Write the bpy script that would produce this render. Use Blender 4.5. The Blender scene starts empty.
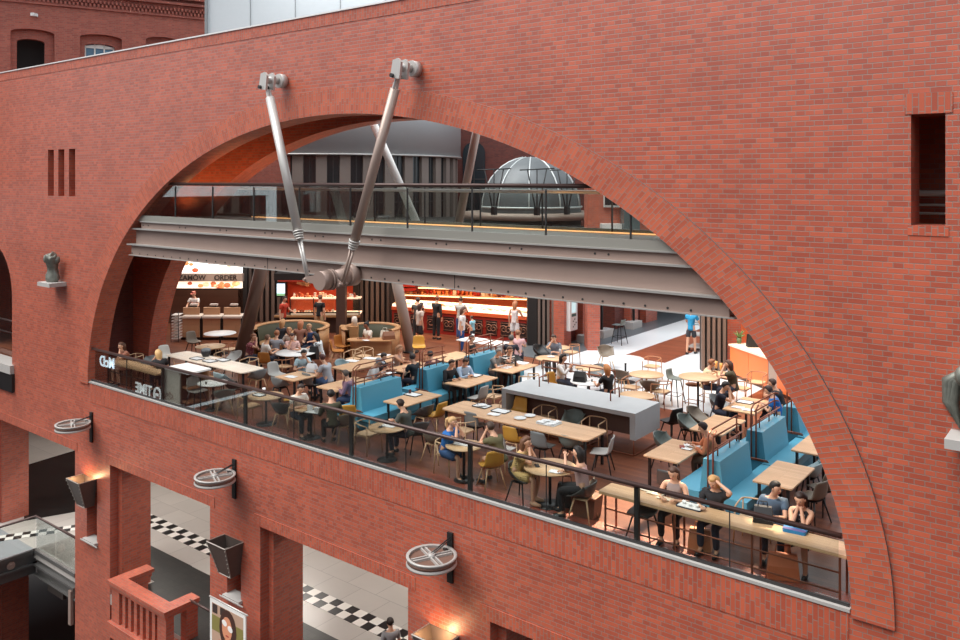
import bpy, bmesh, math, random
from mathutils import Vector, Matrix, Euler
from mathutils.geometry import tessellate_polygon
random.seed(7)
PI = math.pi
SC = bpy.context.scene
COL = SC.collection
# ---------------------------------------------------------------- camera geometry (z = 0 is the restaurant floor, y = 0 the brick facade)
FPX, CXP, CYP, DIST, EYE = 829.0, 480.0, 180.0, 13.0, 6.38
TH = math.atan(648 / 829)
SN, CS = math.sin(TH), math.cos(TH)
def ray(u, v):
    a = (u - CXP) / FPX; b = (CYP - v) / FPX
    return Vector((-SN + a * CS, CS + a * SN, b))
def at(u, v, z=0.0):
    d = ray(u, v); t = (z - EYE) / d.z
    return Vector((d.x * t, d.y * t - DIST, z))
def atc(u, v, z, ymin):
    """like at(), kept behind the railing: the same line of sight, met at y = ymin"""
    p = at(u, v, z)
    if p.y < ymin:
        d = ray(u, v); t = (DIST + ymin) / d.y; p = Vector((d.x * t, ymin, z))
    return p
def onY(u, v, y=0.0):
    d = ray(u, v); t = (DIST + y) / d.y
    return Vector((d.x * t, y, EYE + d.z * t))
def deep(u, v, dep):
    d = ray(u, v)
    return Vector((d.x * dep, d.y * dep - DIST, EYE + d.z * dep))
# ---------------------------------------------------------------- materials
MATS = {}
def srgb(c):
    return tuple(((x / 255) / 12.92 if x / 255 <= 0.04045 else ((x / 255 + 0.055) / 1.055) ** 2.4) for x in c)
def mat(name, rgb=(128, 128, 128), rough=0.5, metal=0.0, noise=0.0, nscale=6.0, emit=None, estr=0.0, spec=0.5, bump=0.0):
    if name in MATS: return MATS[name]
    m = bpy.data.materials.new(name); m.use_nodes = True
    nt = m.node_tree; b = nt.nodes['Principled BSDF']
    c = srgb(rgb)
    b.inputs['Base Color'].default_value = (*c, 1)
    b.inputs['Roughness'].default_value = rough
    b.inputs['Metallic'].default_value = metal
    b.inputs['Specular IOR Level'].default_value = spec
    if noise > 0:
        tc = nt.nodes.new('ShaderNodeTexCoord'); n = nt.nodes.new('ShaderNodeTexNoise')
        n.inputs['Scale'].default_value = nscale; n.inputs['Detail'].default_value = 4
        mx = nt.nodes.new('ShaderNodeMix'); mx.data_type = 'RGBA'
        mx.inputs['A'].default_value = (*[x * (1 - noise) for x in c], 1)
        mx.inputs['B'].default_value = (*[min(1, x * (1 + noise)) for x in c], 1)
        nt.links.new(tc.outputs['Object'], n.inputs['Vector'])
        nt.links.new(n.outputs['Fac'], mx.inputs['Factor'])
        nt.links.new(mx.outputs['Result'], b.inputs['Base Color'])
        if bump > 0:
            bp = nt.nodes.new('ShaderNodeBump'); bp.inputs['Strength'].default_value = bump
            nt.links.new(n.outputs['Fac'], bp.inputs['Height']); nt.links.new(bp.outputs['Normal'], b.inputs['Normal'])
    if emit:
        b.inputs['Emission Color'].default_value = (*srgb(emit), 1)
        b.inputs['Emission Strength'].default_value = estr
    MATS[name] = m
    return m
def brick_mat(name, c1, c2, mortar, bw=0.272, rh=0.08, squash=0.5, rough=0.5, ms=0.0065, swap=False, var=0.09, bump=0.35, spec=0.5, offset=0.5):
    if name in MATS: return MATS[name]
    m = bpy.data.materials.new(name); m.use_nodes = True
    nt = m.node_tree; N = nt.nodes; L = nt.links; b = N['Principled BSDF']
    uv = N.new('ShaderNodeUVMap'); vec = uv.outputs['UV']
    if swap:
        sp = N.new('ShaderNodeSeparateXYZ'); cb = N.new('ShaderNodeCombineXYZ')
        L.new(vec, sp.inputs[0]); L.new(sp.outputs[0], cb.inputs[1]); L.new(sp.outputs[1], cb.inputs[0]); vec = cb.outputs[0]
    br = N.new('ShaderNodeTexBrick')
    br.offset = offset; br.offset_frequency = 2; br.squash = squash; br.squash_frequency = 2
    for k, v in (('Scale', 1.0), ('Mortar Size', ms), ('Mortar Smooth', 0.3), ('Bias', 0.0), ('Brick Width', bw), ('Row Height', rh)):
        br.inputs[k].default_value = v
    br.inputs['Color1'].default_value = (*srgb(c1), 1); br.inputs['Color2'].default_value = (*srgb(c2), 1)
    br.inputs['Mortar'].default_value = (*srgb(mortar), 1)
    L.new(vec, br.inputs['Vector'])
    n = N.new('ShaderNodeTexNoise'); n.inputs['Scale'].default_value = 0.7; n.inputs['Detail'].default_value = 5
    L.new(vec, n.inputs['Vector'])
    hs = N.new('ShaderNodeHueSaturation')
    mr = N.new('ShaderNodeMapRange'); mr.inputs['From Min'].default_value = 0.3; mr.inputs['From Max'].default_value = 0.7
    mr.inputs['To Min'].default_value = 1 - var; mr.inputs['To Max'].default_value = 1 + var
    L.new(n.outputs['Fac'], mr.inputs['Value']); L.new(mr.outputs['Result'], hs.inputs['Value'])
    L.new(br.outputs['Color'], hs.inputs['Color']); L.new(hs.outputs['Color'], b.inputs['Base Color'])
    b.inputs['Roughness'].default_value = rough; b.inputs['Specular IOR Level'].default_value = spec
    if bump:
        bp = N.new('ShaderNodeBump'); bp.inputs['Strength'].default_value = bump; bp.inputs['Distance'].default_value = 0.01
        bp.invert = True
        L.new(br.outputs['Fac'], bp.inputs['Height']); L.new(bp.outputs['Normal'], b.inputs['Normal'])
    MATS[name] = m
    return m
def glass_mat(name, tint=(225, 235, 232), refl=0.12, rough=0.0):
    if name in MATS: return MATS[name]
    m = bpy.data.materials.new(name); m.use_nodes = True
    nt = m.node_tree; N = nt.nodes; L = nt.links
    out = N['Material Output']; N.remove(N['Principled BSDF'])
    tr = N.new('ShaderNodeBsdfTransparent'); tr.inputs[0].default_value = (*srgb(tint), 1)
    gl = N.new('ShaderNodeBsdfGlossy'); gl.inputs['Roughness'].default_value = rough
    lw = N.new('ShaderNodeLayerWeight'); lw.inputs['Blend'].default_value = 0.27
    mm = N.new('ShaderNodeMath'); mm.operation = 'MULTIPLY_ADD'; mm.inputs[1].default_value = 0.5; mm.inputs[2].default_value = refl * 0.4
    mx = N.new('ShaderNodeMixShader')
    L.new(lw.outputs['Fresnel'], mm.inputs[0]); L.new(mm.outputs[0], mx.inputs[0])
    L.new(tr.outputs[0], mx.inputs[1]); L.new(gl.outputs[0], mx.inputs[2]); L.new(mx.outputs[0], out.inputs['Surface'])
    MATS[name] = m
    return m
def wood_mat(name, c1, c2, rough=0.4, w=1.4, h=0.09, mortar=None):
    return brick_mat(name, c1, c2, mortar or [x * 0.72 for x in c1], bw=w, rh=h, squash=1.0, rough=rough, ms=0.0022, var=0.12, bump=0.0, offset=0.37)
M = {}
# ---------------------------------------------------------------- mesh builder
def box_uv(me):
    uvl = me.uv_layers.new(name='UVMap') if not me.uv_layers else me.uv_layers[0]
    vs = me.vertices
    for p in me.polygons:
        n = p.normal; ax, ay, az = abs(n.x), abs(n.y), abs(n.z)
        for li in p.loop_indices:
            c = vs[me.loops[li].vertex_index].co
            if ay >= ax and ay >= az: uvl.data[li].uv = (c.x, c.z)
            elif ax >= az: uvl.data[li].uv = (c.y, c.z)
            else: uvl.data[li].uv = (c.x, c.y)
class MB:
    def __init__(s): s.bm = bmesh.new(); s.mi = 0
    def _face(s, vs):
        try:
            f = s.bm.faces.new(vs); f.material_index = s.mi; return f
        except ValueError: return None
    def box(s, c, d, rz=0.0, rot=None, taper=1.0):
        R = rot if rot is not None else Matrix.Rotation(rz, 3, 'Z')
        c = Vector(c); hx, hy, hz = d[0] / 2, d[1] / 2, d[2] / 2
        vs = []
        for z, k in ((-hz, taper), (hz, 1.0)):
            for x, y in ((-hx, -hy), (hx, -hy), (hx, hy), (-hx, hy)):
                vs.append(s.bm.verts.new(c + R @ Vector((x * k, y * k, z))))
        for f in ((3, 2, 1, 0), (4, 5, 6, 7), (0, 1, 5, 4), (1, 2, 6, 5), (2, 3, 7, 6), (3, 0, 4, 7)):
            s._face([vs[i] for i in f])
        return s
    def bb(s, x0, x1, y0, y1, z0, z1): return s.box(((x0 + x1) / 2, (y0 + y1) / 2, (z0 + z1) / 2), (abs(x1 - x0), abs(y1 - y0), abs(z1 - z0)))
    def cyl(s, p0, p1, r0, r1=None, n=10, caps=True):
        r1 = r0 if r1 is None else r1
        p0, p1 = Vector(p0), Vector(p1); d = (p1 - p0).normalized()
        up = Vector((0, 0, 1)) if abs(d.z) < 0.95 else Vector((1, 0, 0))
        a = d.cross(up).normalized(); b = a.cross(d)
        rings = []
        for p, r in ((p0, r0), (p1, r1)):
            rings.append([s.bm.verts.new(p + (a * math.cos(2 * PI * i / n) + b * math.sin(2 * PI * i / n)) * r) for i in range(n)])
        for i in range(n):
            f = s._face([rings[0][i], rings[0][(i + 1) % n], rings[1][(i + 1) % n], rings[1][i]])
            if f and n > 6: f.smooth = True
        if caps:
            s._face(list(reversed(rings[0]))); s._face(rings[1])
        return s
    def tube(s, pts, r, n=8, closed=False):
        pts = [Vector(p) for p in pts]; m = len(pts)
        rr = r if isinstance(r, (list, tuple)) else [r] * m
        rings = []
        prev = None
        for i, p in enumerate(pts):
            if closed: d = (pts[(i + 1) % m] - pts[i - 1]).normalized()
            else: d = (pts[min(i + 1, m - 1)] - pts[max(i - 1, 0)]).normalized()
            if prev is None:
                up = Vector((0, 0, 1)) if abs(d.z) < 0.9 else Vector((1, 0, 0))
                a = d.cross(up).normalized()
            else:
                a = (prev - d * prev.dot(d)).normalized()
            prev = a; b = d.cross(a)
            rings.append([s.bm.verts.new(p + (a * math.cos(2 * PI * k / n) + b * math.sin(2 * PI * k / n)) * rr[i]) for k in range(n)])
        for i in range(m if closed else m - 1):
            A, B = rings[i], rings[(i + 1) % m]
            for k in range(n):
                f = s._face([A[k], A[(k + 1) % n], B[(k + 1) % n], B[k]])
                if f and n > 4: f.smooth = True
        if not closed:
            s._face(list(reversed(rings[0]))); s._face(rings[-1])
        return s
    def lathe(s, prof, n=20, c=(0, 0, 0), a0=0.0, a1=2 * PI, R=None):
        c = Vector(c); full = abs(a1 - a0 - 2 * PI) < 1e-6
        k = n if full else n + 1
        rings = []
        for r, z in prof:
            ring = []
            for i in range(k):
                t = a0 + (a1 - a0) * i / n
                p = Vector((r * math.cos(t), r * math.sin(t), z))
                ring.append(s.bm.verts.new(c + (R @ p if R is not None else p)))
            rings.append(ring)
        for j in range(len(rings) - 1):
            for i in range(n):
                f = s._face([rings[j][i], rings[j][(i + 1) % k], rings[j + 1][(i + 1) % k], rings[j + 1][i]])
                if f: f.smooth = True
        if full and tuple(prof[0]) != tuple(prof[-1]):
            if prof[0][0] > 1e-4: s._face(list(reversed(rings[0])))
            if prof[-1][0] > 1e-4: s._face(rings[-1])
        return s
    def ell(s, c, r, nu=12, nv=8, R=None, warp=None):
        c = Vector(c); rings = []
        for j in range(nv + 1):
            ph = -PI / 2 + PI * j / nv
            ring = []
            for i in range(nu):
                t = 2 * PI * i / nu
                d = Vector((math.cos(ph) * math.cos(t), math.cos(ph) * math.sin(t), math.sin(ph)))
                p = Vector((d.x * r[0], d.y * r[1], d.z * r[2]))
                if warp: p = warp(d, p)
                ring.append(s.bm.verts.new(c + (R @ p if R is not None else p)))
            rings.append(ring)
        for j in range(nv):
            for i in range(nu):
                f = s._face([rings[j][i], rings[j][(i + 1) % nu], rings[j + 1][(i + 1) % nu], rings[j + 1][i]])
                if f: f.smooth = True
        return s
    def prism(s, poly, z0, z1, fr=None):
        """poly: 2D outline; fr maps (x, y, z) into place"""
        fr = fr or (lambda x, y, z: Vector((x, y, z)))
        lo = [s.bm.verts.new(fr(x, y, z0)) for x, y in poly]; hi = [s.bm.verts.new(fr(x, y, z1)) for x, y in poly]
        m = len(poly)
        s._face(list(reversed(lo))); s._face(hi)
        for i in range(m): s._face([lo[i], lo[(i + 1) % m], hi[(i + 1) % m], hi[i]])
        return s
    def sheet(s, fn, nu, nv, th):
        """closed thin shell over fn(u, v), u and v in 0..1"""
        P = [[Vector(fn(i / nu, j / nv)) for j in range(nv + 1)] for i in range(nu + 1)]
        def nrm(i, j):
            a = P[min(i + 1, nu)][j] - P[max(i - 1, 0)][j]; b = P[i][min(j + 1, nv)] - P[i][max(j - 1, 0)]
            return a.cross(b).normalized()
        A = [[s.bm.verts.new(P[i][j]) for j in range(nv + 1)] for i in range(nu + 1)]
        B = [[s.bm.verts.new(P[i][j] - nrm(i, j) * th) for j in range(nv + 1)] for i in range(nu + 1)]
        for i in range(nu):
            for j in range(nv):
                for f in (s._face([A[i][j], A[i + 1][j], A[i + 1][j + 1], A[i][j + 1]]), s._face([B[i][j + 1], B[i + 1][j + 1], B[i + 1][j], B[i][j]])):
                    if f: f.smooth = True
        for j in range(nv):
            s._face([A[0][j + 1], B[0][j + 1], B[0][j], A[0][j]]); s._face([A[nu][j], B[nu][j], B[nu][j + 1], A[nu][j + 1]])
        for i in range(nu):
            s._face([A[i][0], B[i][0], B[i + 1][0], A[i + 1][0]]); s._face([A[i + 1][nv], B[i + 1][nv], B[i][nv], A[i][nv]])
        return s
    def holes(s, outer, holes, y0, y1, fr=None, sides=True, outer_sides=True):
        """wall slab between depth y0 (seen) and y1 with holes; 2D loops in (x, z)"""
        fr = fr or (lambda x, y, z: Vector((x, y, z)))
        loops = [outer] + list(holes)
        flat = [p for l in loops for p in l]
        tris = tessellate_polygon([[Vector((x, z, 0)) for x, z in l] for l in loops])
        F = [s.bm.verts.new(fr(x, y0, z)) for x, z in flat]; B = [s.bm.verts.new(fr(x, y1, z)) for x, z in flat]
        for a, b, c in tris:
            s._face([F[a], F[b], F[c]]); s._face([B[c], B[b], B[a]])
        k = 0
        for li, l in enumerate(loops):
            n = len(l)
            if li or outer_sides:
                for i in range(n):
                    j = (i + 1) % n
                    s._face([F[k + i], F[k + j], B[k + j], B[k + i]])
            k += n
        return s
    def mesh(s, name, mats, uv=True, fix=True, bevel=0.0):
        if bevel:
            bmesh.ops.bevel(s.bm, geom=[e for e in s.bm.edges if e.is_manifold and e.calc_face_angle(0) > 0.6], offset=bevel, segments=2, affect='EDGES', profile=0.5)
        if fix: bmesh.ops.recalc_face_normals(s.bm, faces=s.bm.faces)
        me = bpy.data.meshes.new(name); s.bm.to_mesh(me); s.bm.free()
        for m in (mats if isinstance(mats, (list, tuple)) else [mats]): me.materials.append(m)
        if uv: box_uv(me)
        return me
    def build(s, name, mats, parent=None, bevel=0.0, **kw):
        o = bpy.data.objects.new(name, s.mesh(name, mats, bevel=bevel, **kw)); COL.objects.link(o)
        if parent: o.parent = parent
        return o
# ---------------------------------------------------------------- scene bookkeeping
LABELS = set()
def tag(o, label, cat, group=None):
    if label in LABELS: print('DUPLICATE LABEL', label)
    LABELS.add(label)
    o['label'] = label; o['category'] = cat
    if group: o['group'] = group
    elif 'group' in o: del o['group']
    return o
def thing(name, label, cat, loc=(0, 0, 0), rz=0.0, group=None):
    o = bpy.data.objects.new(name, None); COL.objects.link(o)
    o.location = loc; o.rotation_euler = (0, 0, rz); o.empty_display_size = 0.1
    return tag(o, label, cat, group)
KIDS = {}
def dup(root, loc, rz, label, cat, group=None):
    if root.name not in KIDS:
        KIDS[root.name] = [(ch, list(ch.children)) for ch in root.children]
    r = root.copy(); COL.objects.link(r); r.location = loc; r.rotation_euler = (0, 0, rz)
    for ch, gs in KIDS[root.name]:
        c = ch.copy(); COL.objects.link(c); c.parent = r
        for g in gs:
            d = g.copy(); COL.objects.link(d); d.parent = c
    return tag(r, label, cat, group)
PROTO = {}
def place(key, maker, loc, rz, label, cat, group=None):
    """first of a kind is built by maker(label...) and stands itself; later ones are copies"""
    if key not in PROTO:
        PROTO[key] = maker(label, loc, rz, group)
        return PROTO[key]
    return dup(PROTO[key], loc, rz, label, cat, group)
def struct(name, mb, mats, parent=None, **kw):
    o = mb.build(name, mats, parent, **kw)
    if parent is None: o['kind'] = 'structure'
    return o
def single(name, mb, mats, label, cat, loc=(0, 0, 0), rz=0.0, group=None, **kw):
    o = mb.build(name, mats, None, **kw); o.location = loc; o.rotation_euler = (0, 0, rz)
    return tag(o, label, cat, group)
def rrect(w, d, r, n=4):
    pts = []
    for cx, cy, a in ((w / 2 - r, d / 2 - r, 0), (-w / 2 + r, d / 2 - r, 90), (-w / 2 + r, -d / 2 + r, 180), (w / 2 - r, -d / 2 + r, 270)):
        for i in range(n + 1):
            t = math.radians(a + 90 * i / n); pts.append((cx + r * math.cos(t), cy + r * math.sin(t)))
    return pts
# ================================================================ materials of the setting
BR1, BR2, MORT = (193, 94, 67), (164, 76, 56), (140, 119, 109)
M['brick'] = brick_mat('red_brick', BR1, BR2, MORT, rough=0.42, spec=0.85)
M['soldier'] = brick_mat('red_brick_upright', BR1, BR2, MORT, rough=0.48, swap=True)
M['ring'] = brick_mat('red_brick_radial', (197, 99, 70), (171, 81, 59), MORT, rough=0.48)
M['brick_old'] = brick_mat('old_brick', (172, 88, 70), (146, 70, 57), (140, 108, 96), bw=0.27, rh=0.078, rough=0.6)
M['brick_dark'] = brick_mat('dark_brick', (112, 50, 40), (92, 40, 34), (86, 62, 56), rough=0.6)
M['planks'] = wood_mat('floor_planks', (134, 80, 56), (102, 58, 42), rough=0.32, w=1.9, h=0.12, mortar=(70, 38, 28))
M['steel'] = mat('warm_grey_steel', (158, 136, 126), rough=0.45, metal=0.2, noise=0.08, nscale=2)
M['steel_edge'] = mat('light_steel', (188, 186, 182), rough=0.35, metal=0.5)
M['steel_pale'] = mat('pale_painted_steel', (196, 192, 188), rough=0.35, metal=0.3)
M['steel_dark'] = mat('dark_steel', (64, 62, 62), rough=0.45, metal=0.4)
M['bronze_rail'] = mat('brown_rail', (78, 58, 54), rough=0.35, metal=0.3)
M['glass'] = glass_mat('rail_glass', (243, 246, 244), refl=0.05)
M['black'] = mat('black_paint', (26, 26, 27), rough=0.45)
M['stone'] = mat('pale_stone', (176, 172, 168), rough=0.6, noise=0.06)
M['bronze'] = mat('green_bronze', (116, 118, 110), rough=0.5, metal=0.4, noise=0.45, nscale=9, bump=0.4)
M['zinc'] = mat('coping_zinc', (226, 222, 220), rough=0.4, metal=0.2)
M['white_floor'] = mat('white_terrazzo', (214, 218, 220), rough=0.3, noise=0.03)
M['grey_floor'] = mat('grey_terrazzo', (150, 154, 158), rough=0.35, noise=0.05)
M['slat'] = mat('taupe_slats', (118, 100, 90), rough=0.6)
M['slat_dark'] = mat('brown_black_slats', (52, 42, 38), rough=0.6)
M['dark_wall'] = mat('near_black_wall', (34, 28, 26), rough=0.7)
M['clad'] = mat('grey_cladding', (192, 199, 202), rough=0.4, metal=0.25, noise=0.03)
M['plaster_dark'] = mat('underside_plaster', (120, 112, 106), rough=0.8)
# ================================================================ the brick facade
XC, EA, EB = -14.5, 11.3, 7.9
RA, RB = 11.88, 8.48
def arch(a, b, n=72, z0=0.0): return [(XC + a * math.cos(PI * i / n), z0 + b * math.sin(PI * i / n)) for i in range(n + 1)]
def rect(x0, x1, z0, z1): return [(x0, z0), (x1, z0), (x1, z1), (x0, z1)]
OUT = [(-42, -12.2), (4.5, -12.2), (4.5, 10.25), (-42, 10.25)]
lower = [rect(-32.9, -26.71, -12.0, -2.32), rect(-24.52, -19.31, -12.0, -2.32), rect(-17.17, -12.11, -12.0, -2.32), rect(-9.91, -4.6, -12.0, -2.32)]
slots = [rect(x, x + 0.42, 5.85, 7.39) for x in (-28.58, -27.85, -27.12)]
lo_arch = [(-31.32, -1.15)] + [(-33.2 + 1.88 * math.cos(PI * i / 20), 2.2 + 1.9 * math.sin(PI * i / 20)) for i in range(21)] + [(-35.08, -1.15)]
niches = [rect(-25.95, -25.31, -4.95, -2.95), rect(-18.55, -17.96, -4.45, -2.92), rect(-11.3, -10.7, -4.9, -2.9)]
mb = MB()
mb.holes(OUT, [arch(EA, EB)] + lower + slots + niches + [rect(-2.42, -1.99, 5.74, 7.31), lo_arch], 0.0, 0.6)
struct('wall_front', mb, M['brick'])
# second step of the lower openings
mb = MB()
low2 = [rect(-32.8, -26.9, -12.0, -2.42), rect(-24.3, -19.5, -12.0, -2.42), rect(-16.98, -12.3, -12.0, -2.42), rect(-9.7, -4.8, -12.0, -2.42)]
mb.holes([(-42, -12.2), (4.5, -12.2), (4.5, -0.45), (-42, -0.45)], low2 + [rect(-25.98, -25.28, -4.98, -2.92), rect(-18.58, -17.93, -4.48, -2.89), rect(-11.33, -10.67, -4.93, -2.87)], 0.26, 1.21)
struct('wall_front_inner', mb, M['brick'])
# backs of the niches and slots
mb = MB()
for x0, x1, z0, z1 in ((-26.2, -25.1, -5.2, -2.8), (-18.8, -17.7, -4.7, -2.8), (-11.5, -10.4, -5.1, -2.7), (-29, -26.2, 5.5, 7.8)): mb.bb(x0, x1, 0.602, 0.618, z0, z1)
struct('trim_1', mb, M['brick'])
# brick ring round the arch, standing a little proud of the wall
def ring_mesh(a0, b0, a1, b1, y0, y1, n=96):
    bm = bmesh.new(); uvl = bm.loops.layers.uv.new('UVMap')
    arc = 0.0; prev = None; R = []
    for i in range(n + 1):
        t = PI * i / n
        pi, po = Vector((XC + a0 * math.cos(t), b0 * math.sin(t))), Vector((XC + a1 * math.cos(t), b1 * math.sin(t)))
        if prev is not None: arc += (pi - prev).length * 1.03
        prev = pi
        R.append((pi, po, arc))
    def v(p, y): return bm.verts.new((p.x, y, p.y))
    def quad(vs, uvs, mi=0):
        f = bm.faces.new(vs); f.material_index = mi
        for l, u in zip(f.loops, uvs): l[uvl].uv = u
    for i in range(n):
        (pi, po, s0), (qi, qo, s1) = R[i], R[i + 1]
        w0, w1 = (po - pi).length, (qo - qi).length
        quad([v(pi, y0), v(qi, y0), v(qo, y0), v(po, y0)], [(0, s0), (0, s1), (w1, s1), (w0, s0)])
        quad([v(po, y0), v(qo, y0), v(qo, 0.0), v(po, 0.0)], [(0, s0), (0, s1), (.05, s1), (.05, s0)], 1)
        quad([v(pi, y0), v(pi, y1), v(qi, y1), v(qi, y0)], [(0, s0), (y1 - y0, s0), (y1 - y0, s1), (0, s1)])
    me = bpy.data.meshes.new('ring'); bm.to_mesh(me); bm.free()
    return me
me = ring_mesh(EA - 0.004, EB - 0.004, RA, RB, -0.05, 0.6)
me.materials.append(M['ring']); me.materials.append(mat('ring_joint', (96, 88, 86), rough=0.7))
o = bpy.data.objects.new('trim_2', me); COL.objects.link(o); o['kind'] = 'structure'
mb = MB()   # lower ends of the ring stand on the wall
mb.bb(XC + EA - .004, XC + RA, -0.05, 0, -0.05, 0.0); mb.bb(XC - RA, XC - EA + .004, -0.05, 0, -0.05, 0.0)
struct('trim_3', mb, M['brick'])
# upright courses: under the railing, over the lower openings, under the coping, round the small window
mb = MB()
mb.bb(XC - EA + .1, XC + EA - .05, -0.012, 0.0, -0.60, -0.02)
for x0, x1 in ((-33, -26.55), (-24.75, -19.1), (-17.4, -11.9), (-10.15, -4.4)): mb.bb(x0, x1, -0.012, 0.0, -2.32, -2.04)
mb.bb(-42, 4.5, -0.012, 0, 9.97, 10.25)
mb.bb(-2.5, -1.9, -0.012, 0, 7.31, 7.6); mb.bb(-2.46, -1.95, -0.012, 0, 5.6, 5.74)

struct('trim_4', mb, M['soldier'])
mb = MB(); mb.bb(-42, 4.5, -0.04, 0.7, 10.25, 10.285)
struct('trim_5', mb, M['zinc'])
# second brick arch behind the footbridge
mb = MB()
mb.holes([(-42, -0.05), (XC - EA, -0.05)] + list(reversed(arch(EA, EB)))[1:-1] + [(XC + EA, -0.05), (4.5, -0.05), (4.5, 10.0), (-42, 10.0)], [], 2.0, 2.6)
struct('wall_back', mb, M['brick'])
mb = MB(); mb.bb(-42, 4.5, 0.6, 2.0, 9.9, 10.0)
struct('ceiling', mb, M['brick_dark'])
mb = MB(); mb.bb(-26.9, -26.75, 0.6, 2.0, 0, 9.9); mb.bb(-2.2, -2.05, 0.6, 2.0, 0.0, 5.0)
struct('wall_cavity', mb, M['brick_dark'])
# room behind the high arched opening at the picture's edge
mb = MB(); mb.bb(-36, -30.4, 1.9, 2.0, -3.0, 5.0); mb.bb(-36, -30.4, 0.6, 2.0, 4.6, 4.7); mb.bb(-36, -30.4, 0.6, 2.0, -1.3, -1.15); mb.bb(-30.6, -30.4, 0.6, 2.0, -1.2, 5)
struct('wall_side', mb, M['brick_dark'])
# ================================================================ floors
mb = MB(); mb.bb(-48, 6, 0.61, 40, -0.42, 0.0); mb.bb(XC - EA + .005, XC + EA - .005, 0.004, 0.61, -0.02, 0.0)
struct('floor', mb, [M['planks']])
mb = MB()
def floor_poly(mb, pts, z0, z1): mb.prism([(p[0], p[1]) for p in pts], z0, z1)
wl0, wl1 = at(584.6, 351.8), at(650, 330.3)
xl = (wl0.x + wl1.x) / 2
mb.bb(xl, -8.8, 8.4, 39, 0.0, 0.012)
struct('floor_white', mb, M['white_floor'])
pa, pb, pc, pd = at(625, 354.5), at(685.4, 335.4), at(659, 365.5), at(685.4, 355.2)
mb = MB(); mb.bb((pa.x + pb.x) / 2, (pc.x + pd.x) / 2, (pa.y + pc.y) / 2, 39, 0.012, 0.02)
struct('floor_patch', mb, wood_mat('patch_planks', (150, 84, 58), (122, 66, 46), rough=0.3, w=1.6, h=0.1))
mb = MB(); mb.bb(xl - 3.5, xl, 11.6, 39, 0.0, 0.011)
struct('floor_grey', mb, mat('slate_floor', (92, 98, 102), rough=0.35, noise=0.08))
# lower concourse
ZL = -6.3
mb = MB(); mb.bb(-44, 6, 0.012, 16, ZL - 0.3, ZL)
struct('floor_lower', mb, brick_mat('concourse_tiles', (186, 180, 174), (176, 170, 165), (150, 146, 142), bw=1.25, rh=1.25, squash=1, rough=0.28, ms=0.012, var=0.05, bump=0))
mb = MB(); mb.bb(-24.2, 6, 0.02, 2.6, ZL, ZL + 0.008); mb.bb(-29.2, -24.2, 1.3, 2.62, ZL, ZL + 0.008)
struct('floor_lower_edge', mb, brick_mat('slate_setts', (46, 44, 42), (36, 35, 34), (30, 29, 28), bw=0.24, rh=0.24, squash=1, rough=0.38, ms=0.012, var=0.15, bump=0.1))
mb = MB(); mb.bb(-44, -27.5, 5.8, 11.2, ZL, ZL + 0.008)
p0, p1, p2, p3 = at(24, 521, ZL), at(80, 511, ZL), at(80, 449, ZL), at(24, 466, ZL)
mb = MB(); floor_poly(mb, [p0, p1, p2, p3], ZL, ZL + 0.009)
struct('floor_lower_dark', mb, brick_mat('black_granite', (40, 38, 37), (32, 31, 31), (48, 46, 44), bw=0.6, rh=0.3, squash=1, rough=0.16, ms=0.006, var=0.12, bump=0))
def checks(name, x0, x1, y0, n_rows, s, fr):
    mb = MB(); mw = MB()
    nx = int((x1 - x0) / s)
    for i in range(nx):
        for j in range(n_rows):
            tgt = mb if (i + j) % 2 == 0 else mw
            cx, cy = x0 + i * s, y0 + j * s
            tgt.prism([(cx, cy), (cx + s, cy), (cx + s, cy + s), (cx, cy + s)], ZL + .001, ZL + 0.011, fr)
    a = struct(name, mb, mat('check_black', (38, 36, 36), rough=0.3)); b = struct(name + '_pale', mw, mat('check_white', (226, 222, 216), rough=0.3))
checks('floor_check', -29.4, -3.0, 3.42, 2, 0.34, lambda x, y, z: Vector((x, y, z)))
q0 = at(-20, 541.5, ZL); q1 = at(80, 527, ZL); qd = (q1 - q0); qa = math.atan2(qd.y, qd.x)
RQ = Matrix.Rotation(qa, 3, 'Z')
checks('floor_check_strip', 0, qd.length, -0.26, 2, 0.26, lambda x, y, z: q0 + RQ @ Vector((x, y, 0)) + Vector((0, 0, z - ZL)))
mb = MB(); mb.bb(-44, 6, 13.5, 13.9, ZL, -0.42)
struct('wall_lower', mb, M['brick_dark'])
mb = MB(); mb.bb(-44, -43.7, 0.0, 16, ZL, 0)
struct('wall_lower_side', mb, M['brick_dark'])
mb = MB(); mb.bb(-60, 6, 16, 16.3, -12.2, ZL - .3)
struct('wall_lower_end', mb, M['brick_dark'])
for x, y in ((-30, 4), (-22, 4.5), (-14, 4.5), (-37, 6), (-27, 9.5), (-16, 9.5)):  # unseen area lights added to brighten the lower concourse
    ld = bpy.data.lights.new('concourse_fill', 'AREA'); ld.shape = 'DISK'; ld.size = 1.4; ld.energy = 185; ld.color = (1, .94, .86)
    lo = bpy.data.objects.new('concourse_fill', ld); COL.objects.link(lo); lo.location = (x, y, -.5)
# the far side of the atrium, behind the viewer
mb = MB(); mb.bb(-60, 40, -34.5, -34, -12.4, 15); mb.bb(38, 38.5, -34, 40, -12.4, 15); mb.bb(-62, -61.5, -34, 40, -12.4, 5.0)
struct('wall_opposite', mb, M['brick_dark'])
# ground of the atrium in front of the facade
mb = MB(); mb.bb(-60, 40, -45, 20, -12.4, -12.2)
struct('ground', mb, mat('atrium_ground', (70, 66, 64), rough=0.5))
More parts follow.
